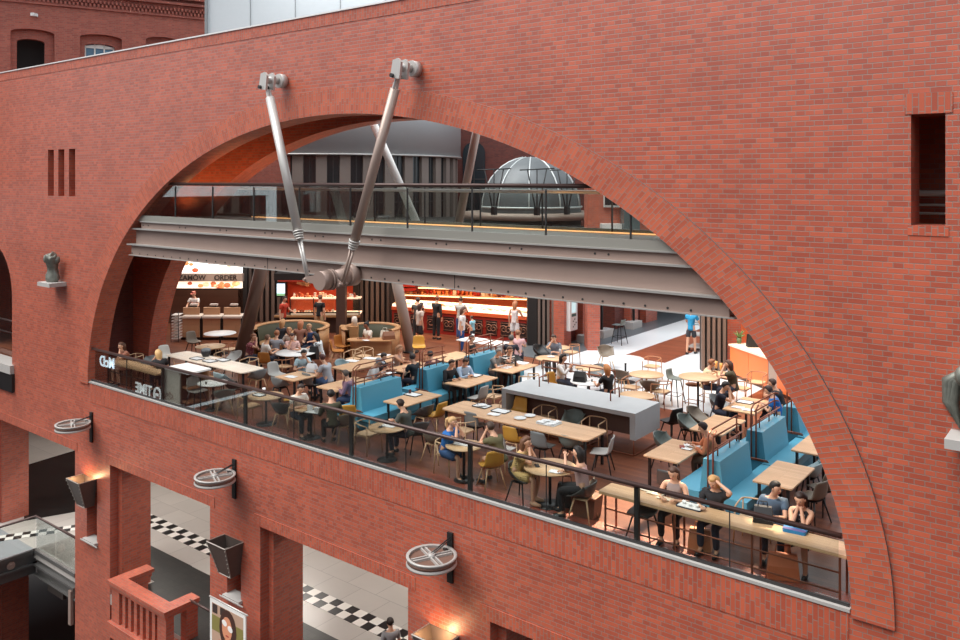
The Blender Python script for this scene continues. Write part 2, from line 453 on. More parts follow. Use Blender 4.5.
# ================================================================ wall of slats, shops and passage at the back of the restaurant
RT, FW = Vector((CS, SN, 0)), Vector((-SN, CS, 0))   # across and away, the line the shop fronts follow
FANG = math.atan2(SN, CS)
def shop(u, dep, z=0.0):
    p = deep(u, CYP, dep); return Vector((p.x, p.y, z))
def fbox(mb, u0, u1, dep0, dep1, z0, z1):
    """box lined up with the shop fronts"""
    dm = dep0
    a = shop(u0, dm); b = shop(u1, dm); c = shop(u1, dm) + FW * (dep1 - dep0); d = shop(u0, dm) + FW * (dep1 - dep0)
    mb.prism([(p.x, p.y) for p in (a, b, c, d)], z0, z1)
def slat_wall(name, u0, u1, dep, z1, n, pitch=None):
    back = MB(); fbox(back, u0, u1, dep + 0.14, dep + 0.3, 0, z1)
    o = struct(name, back, M['dark_wall'])
    sl = MB(); w = (u1 - u0) / n
    for i in range(n): fbox(sl, u0 + (i + 0.18) * w, u0 + (i + 0.72) * w, dep, dep + 0.14, 0, z1)
    struct(name.replace('wall', 'trim'), sl, M['slat'])
slat_wall('wall_slats_1', 247, 282, 37.2, 3.8, 6)
slat_wall('wall_slats_2', 359, 391, 37.0, 3.8, 6)
slat_wall('wall_slats_3', 537, 560, 31.9, 3.8, 5)
slat_wall('wall_slats_4', 701, 727.5, 27.6, 3.4, 5)
mb = MB(); fbox(mb, 527.5, 537, 31.9, 32.4, 0, 3.8); fbox(mb, 238, 247, 36.9, 37.4, 0, 3.8); fbox(mb, 390, 395, 36.6, 37.2, 0, 3.8); fbox(mb, 353, 359, 36.6, 37.2, 0, 3.8); fbox(mb, 281, 286, 36.6, 37.2, 0, 3.8)
struct('wall_piers', mb, M['dark_wall'])
mb = MB(); fbox(mb, 560, 562.2, 31.8, 32.2, 0, 3.8)
struct('trim_6', mb, M['zinc'])
# fascia over the shops and the dark upper floor behind it
mb = MB(); fbox(mb, 150, 552, 37.4, 37.9, 2.55, 4.4); fbox(mb, 150, 552, 37.9, 44, 4.3, 4.4)
struct('wall_fascia', mb, M['dark_wall'])
mb = MB(); fbox(mb, 130, 560, 44, 44.3, 0, 4.4)
struct('wall_shop_back', mb, M['dark_wall'])
# ================================================================ footbridge of steel beams across the arch
def xz_extrude(mb, prof, x0, x1):
    """prof: (y, z) outline swept along x"""
    mb.prism([(p[0], p[1]) for p in prof], x0, x1, lambda a, b, c: Vector((c, a, b)))
fb = thing('footbridge', 'long grey steel footbridge with glass sides spanning the big brick arch', 'bridge', (0, 0, 0))
def beam(parent, yf, sgn, name):
    mb = MB()
    P = [(0.10, 4.13), (0.10, 4.17), (0.03, 4.17), (0.03, 4.20)]
    def bb(y0, y1, z0, z1, x0=-23.45, x1=-5.1):
        mb.bb(x0, x1, yf + sgn * y0, yf + sgn * y1, z0, z1)
    bb(0.10, 0.34, 4.14, 4.46)
    bb(0.16, 0.34, 4.46, 4.95, -23.3, -5.3)
    bb(0.10, 0.34, 4.95, 5.16, -22.9, -5.8)
    o = mb.build(name, M['steel'], parent)
    e = MB()
    def eb(y0, y1, z0, z1, x0, x1): e.bb(x0, x1, yf + sgn * y0, yf + sgn * y1, z0, z1)
    eb(0.0, 0.36, 4.445, 4.485, -23.55, -5.0); eb(0.02, 0.36, 4.915, 4.955, -23.3, -5.5); eb(0.04, 0.36, 5.14, 5.17, -22.9, -5.8); eb(0.06, 0.36, 4.13, 4.15, -23.55, -5.0)
    e.build('flange', M['steel_edge'], o)
    r = MB()
    x = -23.4
    while x < -5.4:
        p = Vector((x, yf + sgn * 0.09, 4.2)); r.cyl(p, p + Vector((0, sgn * 0.03, 0)), 0.022, n=6)
        x += 0.42
    x = -22.8
    while x < -6.2:
        for d in (0, 0.28):
            p = Vector((x + d, yf + sgn * 0.09, 5.05)); r.cyl(p, p + Vector((0, sgn * 0.03, 0)), 0.022, n=6)
        x += 1.9
    for xx in (-10.9, -17.0): r.bb(xx - .006, xx + .006, yf + sgn * .092, yf + sgn * .1, 4.15, 4.44)
    r.build('rivet', M['steel_dark'], o)
beam(fb, 0.0, 1, 'front_beam')
beam(fb, 2.75, -1, 'rear_beam')
mb = MB(); mb.bb(-23.5, -5.2, 0.1, 2.65, 5.17, 5.24)
mb.build('deck', mat('deck_boards', (150, 146, 138), rough=0.5), fb)
mb = MB(); mb.bb(-23.4, -5.5, 0.06, 0.1, 5.17, 5.34); mb.bb(-23.4, -5.5, 2.66, 2.7, 5.17, 5.34)
mb.build('deck_edge', mat('deck_edge_steel', (158, 156, 148), rough=0.4, metal=0.3), fb)
for y, nm in ((0.10, 'front'), (2.65, 'rear')):
    x = -22.9; i = 0
    while x < -6.0:
        x1 = min(x + 1.78, -6.0)
        p = MB(); p.bb(x + .012, x1 - .012, y - .006, y + .006, 5.26, 6.22)
        o = p.build('glass_panel', M['glass'], fb)
        c = MB(); c.bb(x1 - .014, x1 + .014, y - .015, y + .015, 5.2, 6.2); c.build('post', M['steel_dark'], fb)
        x = x1
hr = MB(); hr.tube([(-22.0, 0.1, 6.27), (-6.2, 0.1, 6.27)], 0.042, 8); hr.build('handrail', M['bronze_rail'], fb)
hr = MB(); hr.tube([(-22.0, 2.65, 6.12), (-6.2, 2.65, 6.12)], 0.042, 8); hr.build('handrail', M['steel_pale'], fb)
ls = MB(); ls.bb(-21, -6.5, 2.58, 2.62, 5.25, 5.275)  # glowing strip added in place of warm reflections in the glass
ls.build('glow_strip', mat('warm_reflection_strip', (255, 214, 160), emit=(255, 184, 120), estr=1.3), fb)
# hub that the tie rods meet at
hub = thing('strut_hub', 'grey steel drum where the two front struts meet under the footbridge', 'steel joint', (0, 0, 0))
hc = onY(319, 281, -0.95)
mb = MB(); mb.cyl((hc.x, -0.95, hc.z), (hc.x, -0.72, hc.z), 0.21, n=20); mb.build('end_drum', M['steel'], hub)
mb = MB(); mb.cyl((hc.x, -0.70, hc.z), (hc.x, -0.66, hc.z), 0.235, n=20); mb.cyl((hc.x, -0.63, hc.z), (hc.x, -0.59, hc.z), 0.235, n=20); mb.build('collar', M['steel'], hub)
mb = MB(); mb.cyl((hc.x, -0.59, hc.z), (hc.x, 0.12, hc.z + .05), 0.19, n=20); mb.cyl((hc.x, -0.15, hc.z + .05), (hc.x, 0.1, hc.z + .05), 0.25, n=20); mb.build('barrel', M['steel'], hub)
b1, b2 = onY(308, 279, -0.65), onY(343, 284, -0.55)
for b, y in ((b1, -0.65), (b2, -0.55)):
    mb = MB(); d = (b - Vector((hc.x, y, hc.z)))
    for s in (-.07, .07):
        q = Vector((0, s, 0))
        mb.prism([(hc.x - .02, hc.z + .14), (hc.x - .02, hc.z - .14), (b.x, b.z - .06), (b.x + (.05 if d.x > 0 else -.05), b.z), (b.x, b.z + .06)], y + s - .015, y + s + .015, lambda a, c, e: Vector((a, e, c)))
    mb.cyl((b.x, y - .13, b.z), (b.x, y + .13, b.z), .035, n=8)
    mb.build('lug', M['steel'], hub)
def strut(label, top, bot, split, y_wall, sgn, colm):
    """tube hung from a bracket on the wall, ending in thin rods at the hub; sgn -1 is the viewer's side"""
    t = thing('steel_strut', label, 'strut', (0, 0, 0))
    top, bot = Vector(top), Vector(bot); d = (bot - top)
    mid = top + d * split; s0 = top + d * 0.075
    mb = MB(); mb.cyl(s0, mid, 0.105, n=14)
    mb.build('tube', colm, t)
    mb = MB()
    for k in range(4): mb.cyl(mid + d * (0.004 + .012 * k), mid + d * (0.011 + .012 * k), 0.125 - .008 * k, n=14)
    mb.build('collar', M['steel_pale'], t)
    side = Vector((d.z, 0, -d.x)).normalized()
    mb = MB()
    for s in (-1, 1): mb.cyl(mid + d * .045 + side * .045 * s, bot + side * .03 * s, 0.028, n=8)
    mb.build('rod', colm, t)
    mb = MB()
    for s in (-1, 1):
        mb.cyl(s0 + Vector((0, s * .05, 0)), top + d * .03 + Vector((0, s * .035, 0)), .035, n=6)
    mb.build('fork', M['steel_pale'], t)
    y0 = y_wall
    br = MB(); br.cyl((top.x + .05, y0, top.z + .1), (top.x + .05, y0 + sgn * .16, top.z + .1), .17, n=18); br.cyl((top.x + .04, y0 + sgn * .16, top.z + .1), (top.x, top.y, top.z + .1), .085, n=14)
    b = br.build('bracket', M['steel_pale'], t)
    pl = MB()
    for s in (-.11, .11):
        pl.prism([(top.x - .14, top.z - .12), (top.x + .12, top.z - .16), (top.x + .17, top.z + .18), (top.x + .08, top.z + .27), (top.x - .06, top.z + .24)], top.y + s - .03, top.y + s + .03, lambda a, c, e: Vector((a, e, c)))
    pl.build('cheek_plate', M['steel_pale'], b)
    pn = MB(); pn.cyl((top.x - .06, top.y - .2, top.z - .08), (top.x - .06, top.y + .2, top.z - .08), .045, n=10); pn.build('pin', M['steel_dark'], b)
    return t
s1t, s2t = onY(267, 84, -0.5), onY(399.5, 72, -0.5)
strut('pale steel strut hung on the arch nearer the three slots, slanting down to the drum', s1t, b1, 0.76, -0.05, -1, M['steel_pale'])
strut('brownish steel strut hung on the arch top, slanting down the other way to the drum', s2t, b2, 0.78, -0.05, -1, mat('brown_painted_steel', (166, 146, 136), rough=0.35, metal=0.3))
f1b, f2b = Vector((hc.x - .25, 3.1, 4.3)), Vector((hc.x + .35, 3.1, 4.3))
strut('pale steel strut behind the footbridge, leaning towards the viewer\'s brown strut', (-16.55, 3.1, 8.35), f1b, 0.78, 2.6, 1, mat('white_painted_steel', (226, 226, 222), rough=0.4))
strut('brown steel strut behind the footbridge, beside the dark arched window', (-12.5, 3.1, 8.35), f2b, 0.78, 2.6, 1, mat('brown_painted_steel', (166, 146, 136)))
hub2 = thing('strut_hub', 'grey steel drum behind the footbridge where the rear struts meet', 'steel joint', (0, 0, 0))
mb = MB(); mb.cyl((hc.x, 2.7, 4.25), (hc.x, 3.6, 4.2), 0.2, n=16); mb.build('barrel', M['steel'], hub2)
mb = MB(); mb.bb(f1b.x - .05, f2b.x + .05, 3.05, 3.15, 4.15, 4.32); mb.build('lug', M['steel'], hub2)
# leaning round columns standing on the restaurant floor
for nm, lab, (ub, vb, zb), (ut, vt), r, m in (
        ('leaning_prop', 'thick brown round column leaning in front of the slats by the order counter', (239, 363, 0), (266, 251), .235, mat('brown_column_paint', (112, 92, 82), rough=0.35, metal=0.3)),
        ('leaning_prop', 'grey round column leaning beside the round booth and the red food counter', (411, 352, 0), (392.5, 262), .2, mat('pale_column_paint', (184, 174, 166), rough=0.4))):
    p0 = at(ub, vb, 0); dep = (p0 - Vector((0, -DIST, EYE))).dot(FW)
    p1 = deep(ut, vt, dep); p1 = p0 + (p1 - p0) * ((5.0 - 0) / p1.z)
    t = thing(nm, lab, 'column', (0, 0, 0))
    mb = MB(); mb.cyl(p0 + Vector((0, 0, .04)), p1, r, n=18); mb.build('shaft', m, t)
    mb = MB(); mb.cyl(p0, p0 + Vector((0, 0, .05)), r + .1, n=18); mb.build('base', M['steel_dark'], t)
    mb = MB(); mb.cyl(p1 - Vector((0, 0, .1)), p1 + Vector((0, 0, .05)), r + .04, n=18); mb.build('cap', M['steel_dark'], t)
# ================================================================ glass railing along the slab edge
rl = thing('glass_railing', 'long glass railing with brown handrail along the restaurant edge in the arch', 'railing', (0, 0, 0))
mb = MB(); mb.bb(XC - EA + .03, XC + EA - .03, -0.03, 0.09, 0.0, 0.05); mb.build('base_channel', mat('rail_channel', (178, 174, 170), rough=0.4, metal=0.1), rl)
mb = MB(); mb.bb(XC - EA + .05, XC + EA - .05, 0.04, 0.08, 0.05, 0.10); mb.build('glazing_clamp', M['steel_dark'], rl)
posts = [-25.55] + [onY(u, 400, .06).x for u in (161.5, 244, 350, 469, 636)] + [-3.4]
for a, b in zip(posts[:-1], posts[1:]):
    for k in range(2):
        x0, x1 = a + (b - a) * k / 2, a + (b - a) * (k + 1) / 2
        mb = MB(); mb.bb(x0 + .008, x1 - .008, .052, .064, .12, 1.02); mb.build('glass_panel', M['glass'], rl)
    mb = MB(); mb.bb((a + b) / 2 - .008, (a + b) / 2 + .008, .05, .066, .12, 1.02); mb.build('glass_joint', M['steel_dark'], rl)
for x in posts[1:-1]:
    mb = MB(); mb.bb(x - .045, x + .045, .07, .13, .02, 1.04); mb.build('post', M['steel_dark'], rl)
mb = MB(); mb.tube([(XC - EA + .12, .06, 1.07), (XC + EA - .16, .06, 1.07)], .045, 8); mb.build('handrail', M['bronze_rail'], rl)
# mirrored lettering that shows on the glass at the far end
def text_mesh(txt, size, th, name, font_bold=True, mirror=False):
    cu = bpy.data.curves.new(name, 'FONT'); cu.body = txt; cu.size = size; cu.extrude = th; cu.align_x = 'CENTER'; cu.align_y = 'CENTER'
    if font_bold: cu.offset = size * 0.018
    ob = bpy.data.objects.new(name, cu); COL.objects.link(ob)
    bpy.context.view_layer.update()
    me = bpy.data.meshes.new_from_object(ob.evaluated_get(bpy.context.evaluated_depsgraph_get()))
    bpy.data.objects.remove(ob)
    if mirror:
        me.transform(Matrix.Scale(-1, 4, (1, 0, 0))); me.flip_normals()
    return me
def text(txt, size, m, loc, rot, parent=None, name='lettering', mirror=False, th=0.008, bold=True):
    me = text_mesh(txt, size, th, name, bold, mirror); me.materials.append(m)
    o = bpy.data.objects.new(name, me); COL.objects.link(o); o.location = loc; o.rotation_euler = rot
    if parent: o.parent = parent
    return o
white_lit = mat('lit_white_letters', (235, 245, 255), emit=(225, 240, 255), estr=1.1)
white_mat = mat('white_letters_glow', (235, 235, 235), rough=0.5, emit=(235, 240, 245), estr=0.45)  # slight glow put into the material to keep these letters white
p = onY(108, 366, .16)
o = text('McD', 0.46, white_lit, (p.x + .05, .10, p.z + .12), (PI / 2, 0, 0), name='mirrored_sign', mirror=True)
tag(o, 'glowing pale blue letters reading backwards on the glass at the far rail end', 'sign')
p0, p1 = onY(131, 388, .1), onY(161, 388, .1)
ts = thing('glass_sticker', 'white backwards lettering with a round logo low on the railing glass', 'sign', ((p0.x + p1.x) / 2, .10, p0.z))
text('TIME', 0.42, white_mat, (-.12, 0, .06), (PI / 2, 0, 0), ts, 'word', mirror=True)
mb = MB()
for k in range(9): mb.box((-.55 + .11 * k, 0, -.17 - .02 * (k % 2)), (.07, .012, .1 + .03 * (k % 3)), rot=Matrix.Rotation(.25 * (k % 3 - 1), 3, 'Y'))
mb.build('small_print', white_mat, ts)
mb = MB(); mb.tube([(.62 + .17 * math.cos(t), 0, .02 + .2 * math.sin(t)) for t in [math.radians(a) for a in range(-70, 260, 15)]], .03, 6); mb.box((.6, 0, .02), (.16, .012, .07))
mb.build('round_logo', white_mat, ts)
# ================================================================ wall-mounted things
def wheel(label, u, v_top, v_bot, x_c):
    p = onY(u, v_top, 0); q = onY(u, v_bot, 0)
    t = thing('wheel_sign', label, 'wheel sign', (p.x, 0, (p.z + q.z) / 2), 0, 'horizontal wheels bracketed on the facade')
    h = (p.z - q.z) / 2
    mb = MB(); mb.bb(-.07, .07, -.05, -.002, -h, h); mb.build('bracket_plate', M['black'], t)
    cy, cz = -0.6, .2
    w = mb = MB()
    R = .51
    mb.lathe([(R - .06, .05), (R, .06), (R, .03), (R - .03, .0), (R - .03, -.06), (R, -.09), (R, -.12), (R - .06, -.11), (R - .06, .05)], 28, (0, cy, cz))
    ri = mb.build('rim', mat('wheel_grey', (176, 172, 168), rough=0.45, metal=0.2), t)
    mb = MB(); mb.lathe([(R - .028, -.06), (R - .022, -.06), (R - .022, 0), (R - .028, 0)], 28, (0, cy, cz)); mb.build('rim_groove', mat('rust_band', (112, 82, 70), rough=0.6), ri)
    for k in range(4):
        a = PI / 4 + k * PI / 2 + .35
        mb = MB()
        for s in (-.045, .045): mb.box((math.cos(a) * .22 - math.sin(a) * s, cy + math.sin(a) * .22 + math.cos(a) * s, cz + .02), (.4, .035, .05), rz=a)
        mb.build('spoke', mat('wheel_grey'), t)
    mb = MB(); mb.lathe([(.0, -.02), (R - .06, -.02), (R - .06, -.03), (0, -.03)], 24, (0, cy, cz)); mb.build('disc', mat('wheel_inside', (88, 92, 94), rough=0.5), t)
    mb = MB(); mb.cyl((0, cy, cz - .05), (0, cy, cz + .09), .07, n=12); mb.build('hub', mat('wheel_grey'), t)
    mb = MB(); mb.tube([(-.02, cy, cz + .08), (-.02, -.04, h - .12)], .014, 6); mb.tube([(.03, cy, cz + .08), (.03, -.04, h - .12)], .014, 6); mb.bb(-.05, .05, -.2, -.04, cz - .04, cz + .04)
    mb.build('stay', M['steel_dark'], t)
wheel('horizontal spoked wheel on a black bracket under the far end of the railing', 92, 412, 442, 0)
wheel('horizontal spoked wheel on a black bracket above the first pier lamp without light', 235, 459, 498, 0)
wheel('horizontal spoked wheel on a black bracket nearest the viewer, below the railing', 451, 532, 582, 0)
def lamp(label, x0, z_top, lit):
    t = thing('wall_lamp', label, 'wall lamp', (x0, 0, z_top))
    w1, w0, h, d1, d0 = .8, .5, .86, .55, .28
    iron = mat('rusty_iron', (96, 84, 78), rough=0.5, metal=0.4, noise=0.15)
    mb = MB()
    def plate(pts):
        vs = [mb.bm.verts.new(Vector(p)) for p in pts]; mb._face(vs)
    T = [(-w1 / 2, -.01, 0), (w1 / 2, -.01, 0), (w1 / 2, -d1, 0), (-w1 / 2, -d1, 0)]
    B = [(-w0 / 2, -.01, -h), (w0 / 2, -.01, -h), (w0 / 2, -d0, -h), (-w0 / 2, -d0, -h)]
    for i in range(4):
        j = (i + 1) % 4; plate([T[i], T[j], B[j], B[i]])
    plate(B[::-1])
    body = mb.build('casing', iron, t, fix=True)
    sm = body.modifiers.new('thickness', 'SOLIDIFY'); sm.thickness = 0.025
    e = MB()
    for a, b in ((T[2], B[2]), (T[3], B[3]), (T[1], T[2]), (T[2], T[3]), (T[3], T[0]), (B[2], B[3])): e.tube([a, b], .016, 4)
    e.build('edge_strip', mat('pale_edge_iron', (150, 142, 134), rough=0.5, metal=0.4), t)
    r = MB()
    for a, b in ((T[2], B[2]), (T[3], B[3])):
        a, b = Vector(a), Vector(b)
        for k in range(7):
            c = a + (b - a) * (k + .5) / 7; r.ell(c + Vector((0, -.015, 0)), (.022, .022, .022), 6, 4)
    r.build('rivet', mat('pale_edge_iron'), t)
    l = MB(); l.cyl((0, -.2, -.45), (0, -.2, -.2), .06, n=10)
    l.build('bulb', mat('warm_bulb', (255, 220, 180), emit=(255, 196, 130), estr=12.0) if lit else mat('dead_bulb', (120, 116, 110), rough=0.3), t)
    if lit:
        ld = bpy.data.lights.new('pier_lamp_light', 'POINT'); ld.energy = 22; ld.color = (1.0, 0.62, 0.32); ld.shadow_soft_size = .08
        lo = bpy.data.objects.new('pier_lamp_light', ld); COL.objects.link(lo); lo.location = (x0, -.3, z_top - .1)
lamp('lit trapezoid iron lamp on the pier beside the concourse bridge', -25.75, -2.95, True)
lamp('unlit trapezoid iron lamp on the pier above the woman poster', -18.25, -2.9, False)
lamp('lit trapezoid iron lamp cut off by the picture bottom', -11.1, -2.88, True)
for (x0, x1, z), lab in (((-26.0, -25.25, -4.95), 'small stone ledge in the pier niche beside the concourse bridge'), ((-18.6, -17.9, -4.45), 'small stone ledge in the pier niche above the poster')):
    mb = MB(); mb.bb(x0, x1, -.12, .25, z - .04, z + .04); mb.bb(x0 - .1, x1 + .2, -.14, -.12, z - .03, z + .0)
    single('stone_ledge', mb, M['stone'], lab, 'ledge')
# torso statues on wall shelves
def interp_(P, t):
    x = t * (len(P) - 1); i = min(int(x), len(P) - 2); f = x - i; f = f * f * (3 - 2 * f)
    return (P[i][0] * (1 - f) + P[i + 1][0] * f, P[i][1] + (P[i + 1][1] - P[i][1]) * (x - i))
def torso(label, x, z, h, yaw, wing=False):
    t = thing('torso_statue', label, 'statue', (x, 0, z))
    mb = MB(); mb.bb(-.42, .42, -.55, 0.0, -.13, 0.0); mb.build('shelf', M['stone'], t, bevel=.01)
    R = Matrix.Rotation(yaw, 3, 'Z')
    mb = MB()
    k = h / .95
    prof = [(.17, .0), (.215, .1), (.2, .24), (.165, .42), (.2, .6), (.245, .74), (.22, .86), (.1, .93), (.06, .95)]
    def warp(p, j): return p
    rings = []
    n = 18
    from mathutils import noise
    NP = 26; prof = [interp_(prof, q / (NP - 1)) for q in range(NP)]; n = 28
    for j, (r, zz) in enumerate(prof):
        ring = []
        for i in range(n):
            a = 2 * PI * i / n
            bump = 1 + .06 * math.sin(3 * a + zz * 9) + .05 * math.cos(2 * a - zz * 5)
            p = R @ Vector((r * 1.12 * bump * math.cos(a), r * .78 * bump * math.sin(a) + .05 * math.sin(zz * 5), zz))
            p = p * (1 + .16 * noise.noise(Vector((p.x * 9 + yaw * 7, p.y * 9, p.z * 7)))) if j not in (0,) else p
            ring.append(mb.bm.verts.new(Vector((p.x * k, p.y * k - .28, max(0.0, p.z * k)))))
        rings.append(ring)
    for j in range(len(rings) - 1):
        for i in range(n):
            f = mb._face([rings[j][i], rings[j][(i + 1) % n], rings[j + 1][(i + 1) % n], rings[j + 1][i]]); f.smooth = True
    mb._face(rings[-1]); mb._face(rings[0][::-1])
    for s in (-1, 1):
        p = R @ Vector((s * .24, 0, .74)); mb.ell((p.x * k, p.y * k - .28, p.z * k), (.09 * k, .1 * k, .13 * k), 10, 7)
    mb.build('body', M['bronze'], t)
    if wing:
        mb = MB()
        for s, L in ((-1, .95), (1, .6)):
            for q in range(3):
                pts = [R @ Vector((s * (.22 + .1 * q * .5), .12, .78 - .03 * q)), R @ Vector((s * (.36 + .05 * q), .16, .62)), R @ Vector((s * (.40 + .03 * q), .14, .35)), R @ Vector((s * (.3 + .03 * q), .1, .05 + .05 * q))]
                mb.tube([(p.x * k, p.y * k - .26, p.z * k) for p in pts], [.06 * k, .085 * k, .07 * k, .02 * k], 8)
        mb.build('wing', M['bronze'], t)
torso('small weathered bronze torso on a stone shelf beside the three slots', -27.7, 3.05, .93, .3)
torso('green bronze winged torso on a stone shelf at the picture edge', -1.5, 2.95, 1.02, -.2, True)
# poster hanging in front of the pier
pL, pR = onY(210.5, 597, -.7), onY(246, 613, -.7)
pw = (pR - pL).length; ph = 1.9
pt = thing('poster_banner', 'white framed poster of a woman in sunglasses hanging before the pier', 'poster', ((pL.x + pR.x) / 2, (pL.y + pR.y) / 2, pL.z))
mb = MB(); mb.bb(-pw / 2, pw / 2, -.015, .015, -ph, 0); mb.build('sheet', mat('poster_white', (236, 234, 230), rough=0.5), pt)
def flat(name, pts, rgb, y, parent, seg=None):
    mb = MB(); mb.prism([(a * pw, b * pw) for a, b in pts], y - .002, y, lambda a, c, e: Vector((a, e, c))); return mb.build(name, mat('ink_%d_%d_%d' % rgb, rgb, rough=0.5), parent)
def oval(cx, cy, rx, ry, n=18, a=0): return [(cx + rx * math.cos(t) * math.cos(a) - ry * math.sin(t) * math.sin(a), cy + rx * math.cos(t) * math.sin(a) + ry * math.sin(t) * math.cos(a)) for t in [2 * PI * i / n for i in range(n)]]
pic = MB(); pic.prism([(a * pw, b * pw) for a, b in rect(-.44, .44, -1.4, -.06)], -.018, -.016, lambda a, c, e: Vector((a, e, c)))
pic = pic.build('picture', mat('poster_tan', (192, 158, 136), rough=0.5), pt)
flat('picture_band', rect(-.44, .44, -.52, -.26), (138, 128, 72), -.019, pic)
flat('picture_panel', rect(-.42, -.28, -.22, -.07), (66, 52, 48), -.020, pic); flat('picture_panel', rect(-.2, -.06, -.2, -.07), (66, 52, 48), -.020, pic)
flat('picture_hair', oval(.02, -.40, .24, .34), (74, 46, 38), -.022, pic)
flat('picture_shoulder', oval(-.02, -.92, .42, .32), (222, 84, 50), -.023, pic); flat('picture_neck', rect(-.06, .1, -.8, -.5), (196, 120, 90), -.024, pic)
flat('picture_face', oval(.0, -.38, .14, .2), (222, 150, 116), -.026, pic)
flat('picture_lens', oval(-.07, -.30, .07, .05, a=-.25), (244, 240, 236), -.028, pic); flat('picture_lens', oval(.09, -.36, .07, .05, a=-.25), (244, 240, 236), -.028, pic)
flat('picture_mouth', oval(.01, -.5, .05, .014), (176, 66, 60), -.028, pic)
mb = MB(); mb.tube([(-pw / 2 - .04, 0, .02), (pw / 2 + .06, 0, .02)], .022, 6); mb.build('hanging_bar', M['steel_pale'], pt)
# brick balcony with slotted parapet in the lower opening
bk = thing('brick_balcony', 'red brick balcony parapet with upright slots in a lower opening', 'balcony', (0, 0, 0))
X0, X1, YB, ZT = -23.3, -20.3, -.74, -5.2
mb = MB(); mb.bb(X0, X1, YB, YB + .42, ZT - .1, ZT); mb.bb(X1 - .42, X1, YB + .42, .35, ZT - .1, ZT); mb.bb(X0, X0 + .42, YB + .42, .5, ZT - .1, ZT)
mb.build('coping', M['brick'], bk, bevel=.015)
mb = MB(); mb.bb(X0 + .04, X1 - .04, YB + .05, YB + .36, ZT - .22, ZT - .1); mb.bb(X1 - .37, X1 - .05, YB + .36, .33, ZT - .22, ZT - .1); mb.bb(X0 + .05, X0 + .37, YB + .36, .45, ZT - .22, ZT - .1)
mb.bb(X0 + .08, X0 + .5, YB + .1, YB + .34, ZL - .1, ZT - .22); mb.bb(X1 - .5, X1 - .08, YB + .1, YB + .34, ZL - .1, ZT - .22); mb.bb(X1 - .36, X1 - .08, -.02, .33, ZL - .1, ZT - .22); mb.bb(X0 + .08, X0 + .36, -.02, .33, ZL - .1, ZT - .22)
mb.build('pier', M['brick'], bk)
for k in range(6):
    x = X0 + .72 + k * .31
    mb = MB(); mb.bb(x - .075, x + .075, YB + .12, YB + .32, ZL - .1, ZT - .22); mb.build('baluster', M['brick'], bk)
mb = MB(); mb.bb(X0, X1, YB, 0.0, ZL - .5, ZL - .1); mb.build('slab', M['brick'], bk)
mb = MB(); mb.tube([(X1 - .1, .1, ZT - .02), (-19.35, .1, ZT - .02)], .035, 8); mb.build('side_rail', M['bronze_rail'], bk)
# concourse bridge at the picture's edge
cb = thing('concourse_bridge', 'dark steel bridge corner with glass railing below the small torso', 'bridge', (0, 0, 0))
gx, gy = -29.64, .08
mb = MB(); mb.bb(-36, gx, -6.5, gy + .6, ZL - .09, ZL - .004); mb.bb(gx, -26.75, gy, gy + .6, ZL - .09, ZL - .004); mb.build('deck', M['grey_floor'], cb)
def fascia(pts, nm):
    mb = MB()
    for (x0, x1, y0, y1) in pts: pass
    return mb
mb = MB(); mb.bb(gx - .02, -26.72, gy - .10, gy + .02, ZL - .12, ZL); mb.bb(gx + .06, -26.72, gy + .0, gy + .1, ZL - .45, ZL - .12); mb.bb(gx - .06, -26.72, gy - .14, gy + .1, ZL - .52, ZL - .45); mb.bb(gx + .06, -26.72, gy + .02, gy + .3, ZL - .85, ZL - .5); mb.bb(gx, -26.72, gy - .08, gy + .3, ZL - .9, ZL - .85)
mb.build('beam', mat('bridge_grey', (112, 110, 108), rough=0.4, metal=0.4), cb)
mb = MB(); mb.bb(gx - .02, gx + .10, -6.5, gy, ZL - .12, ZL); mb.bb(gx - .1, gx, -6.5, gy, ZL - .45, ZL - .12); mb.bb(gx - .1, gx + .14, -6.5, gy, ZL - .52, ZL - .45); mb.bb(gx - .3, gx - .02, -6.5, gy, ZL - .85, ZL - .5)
mb.build('beam', mat('bridge_grey_shade', (92, 91, 90), rough=0.4, metal=0.4), cb)  # side beam's shade put into a darker copy of the bridge grey
mb = MB(); mb.cyl((gx - .02, -.75, ZL - .29), (gx + .07, -.75, ZL - .29), .13, n=16); mb.cyl((gx + .07, -.75, ZL - .29), (gx + .1, -.75, ZL - .29), .06, n=10); mb.build('boss', M['steel'], cb)
for a, b in (((gx, gy, 0), (-28.2, gy, 0)), ((-28.2, gy, 0), (-26.75, gy, 0)), ((gx, -1.6, 0), (gx, gy, 0)), ((gx, -3.2, 0), (gx, -1.6, 0))):
    mb = MB(); c = [(a[0] + b[0]) / 2, (a[1] + b[1]) / 2, ZL + .54]
    mb.box(c, (max(abs(a[0] - b[0]) - .03, .014), max(abs(a[1] - b[1]) - .03, .014), 1.02)); mb.build('glass_panel', M['glass'], cb)
for pts in ([(gx, -3.3, ZL + 1.1), (gx, gy, ZL + 1.1), (-26.75, gy, ZL + 1.1)],):
    mb = MB(); mb.tube(pts, .04, 8); mb.build('handrail', M['bronze_rail'], cb)
mb = MB(); mb.box((-26.95, gy - .1, ZL - 1.15), (.16, .1, 1.1)); mb.build('bracket', M['steel'], cb)
mb = MB(); mb.bb(-29.0, -27.9, gy + .1, gy + .2, ZL - 1.3, ZL - .92); mb.build('sign_panel', mat('dark_brown_panel', (58, 48, 44), rough=0.5), cb)
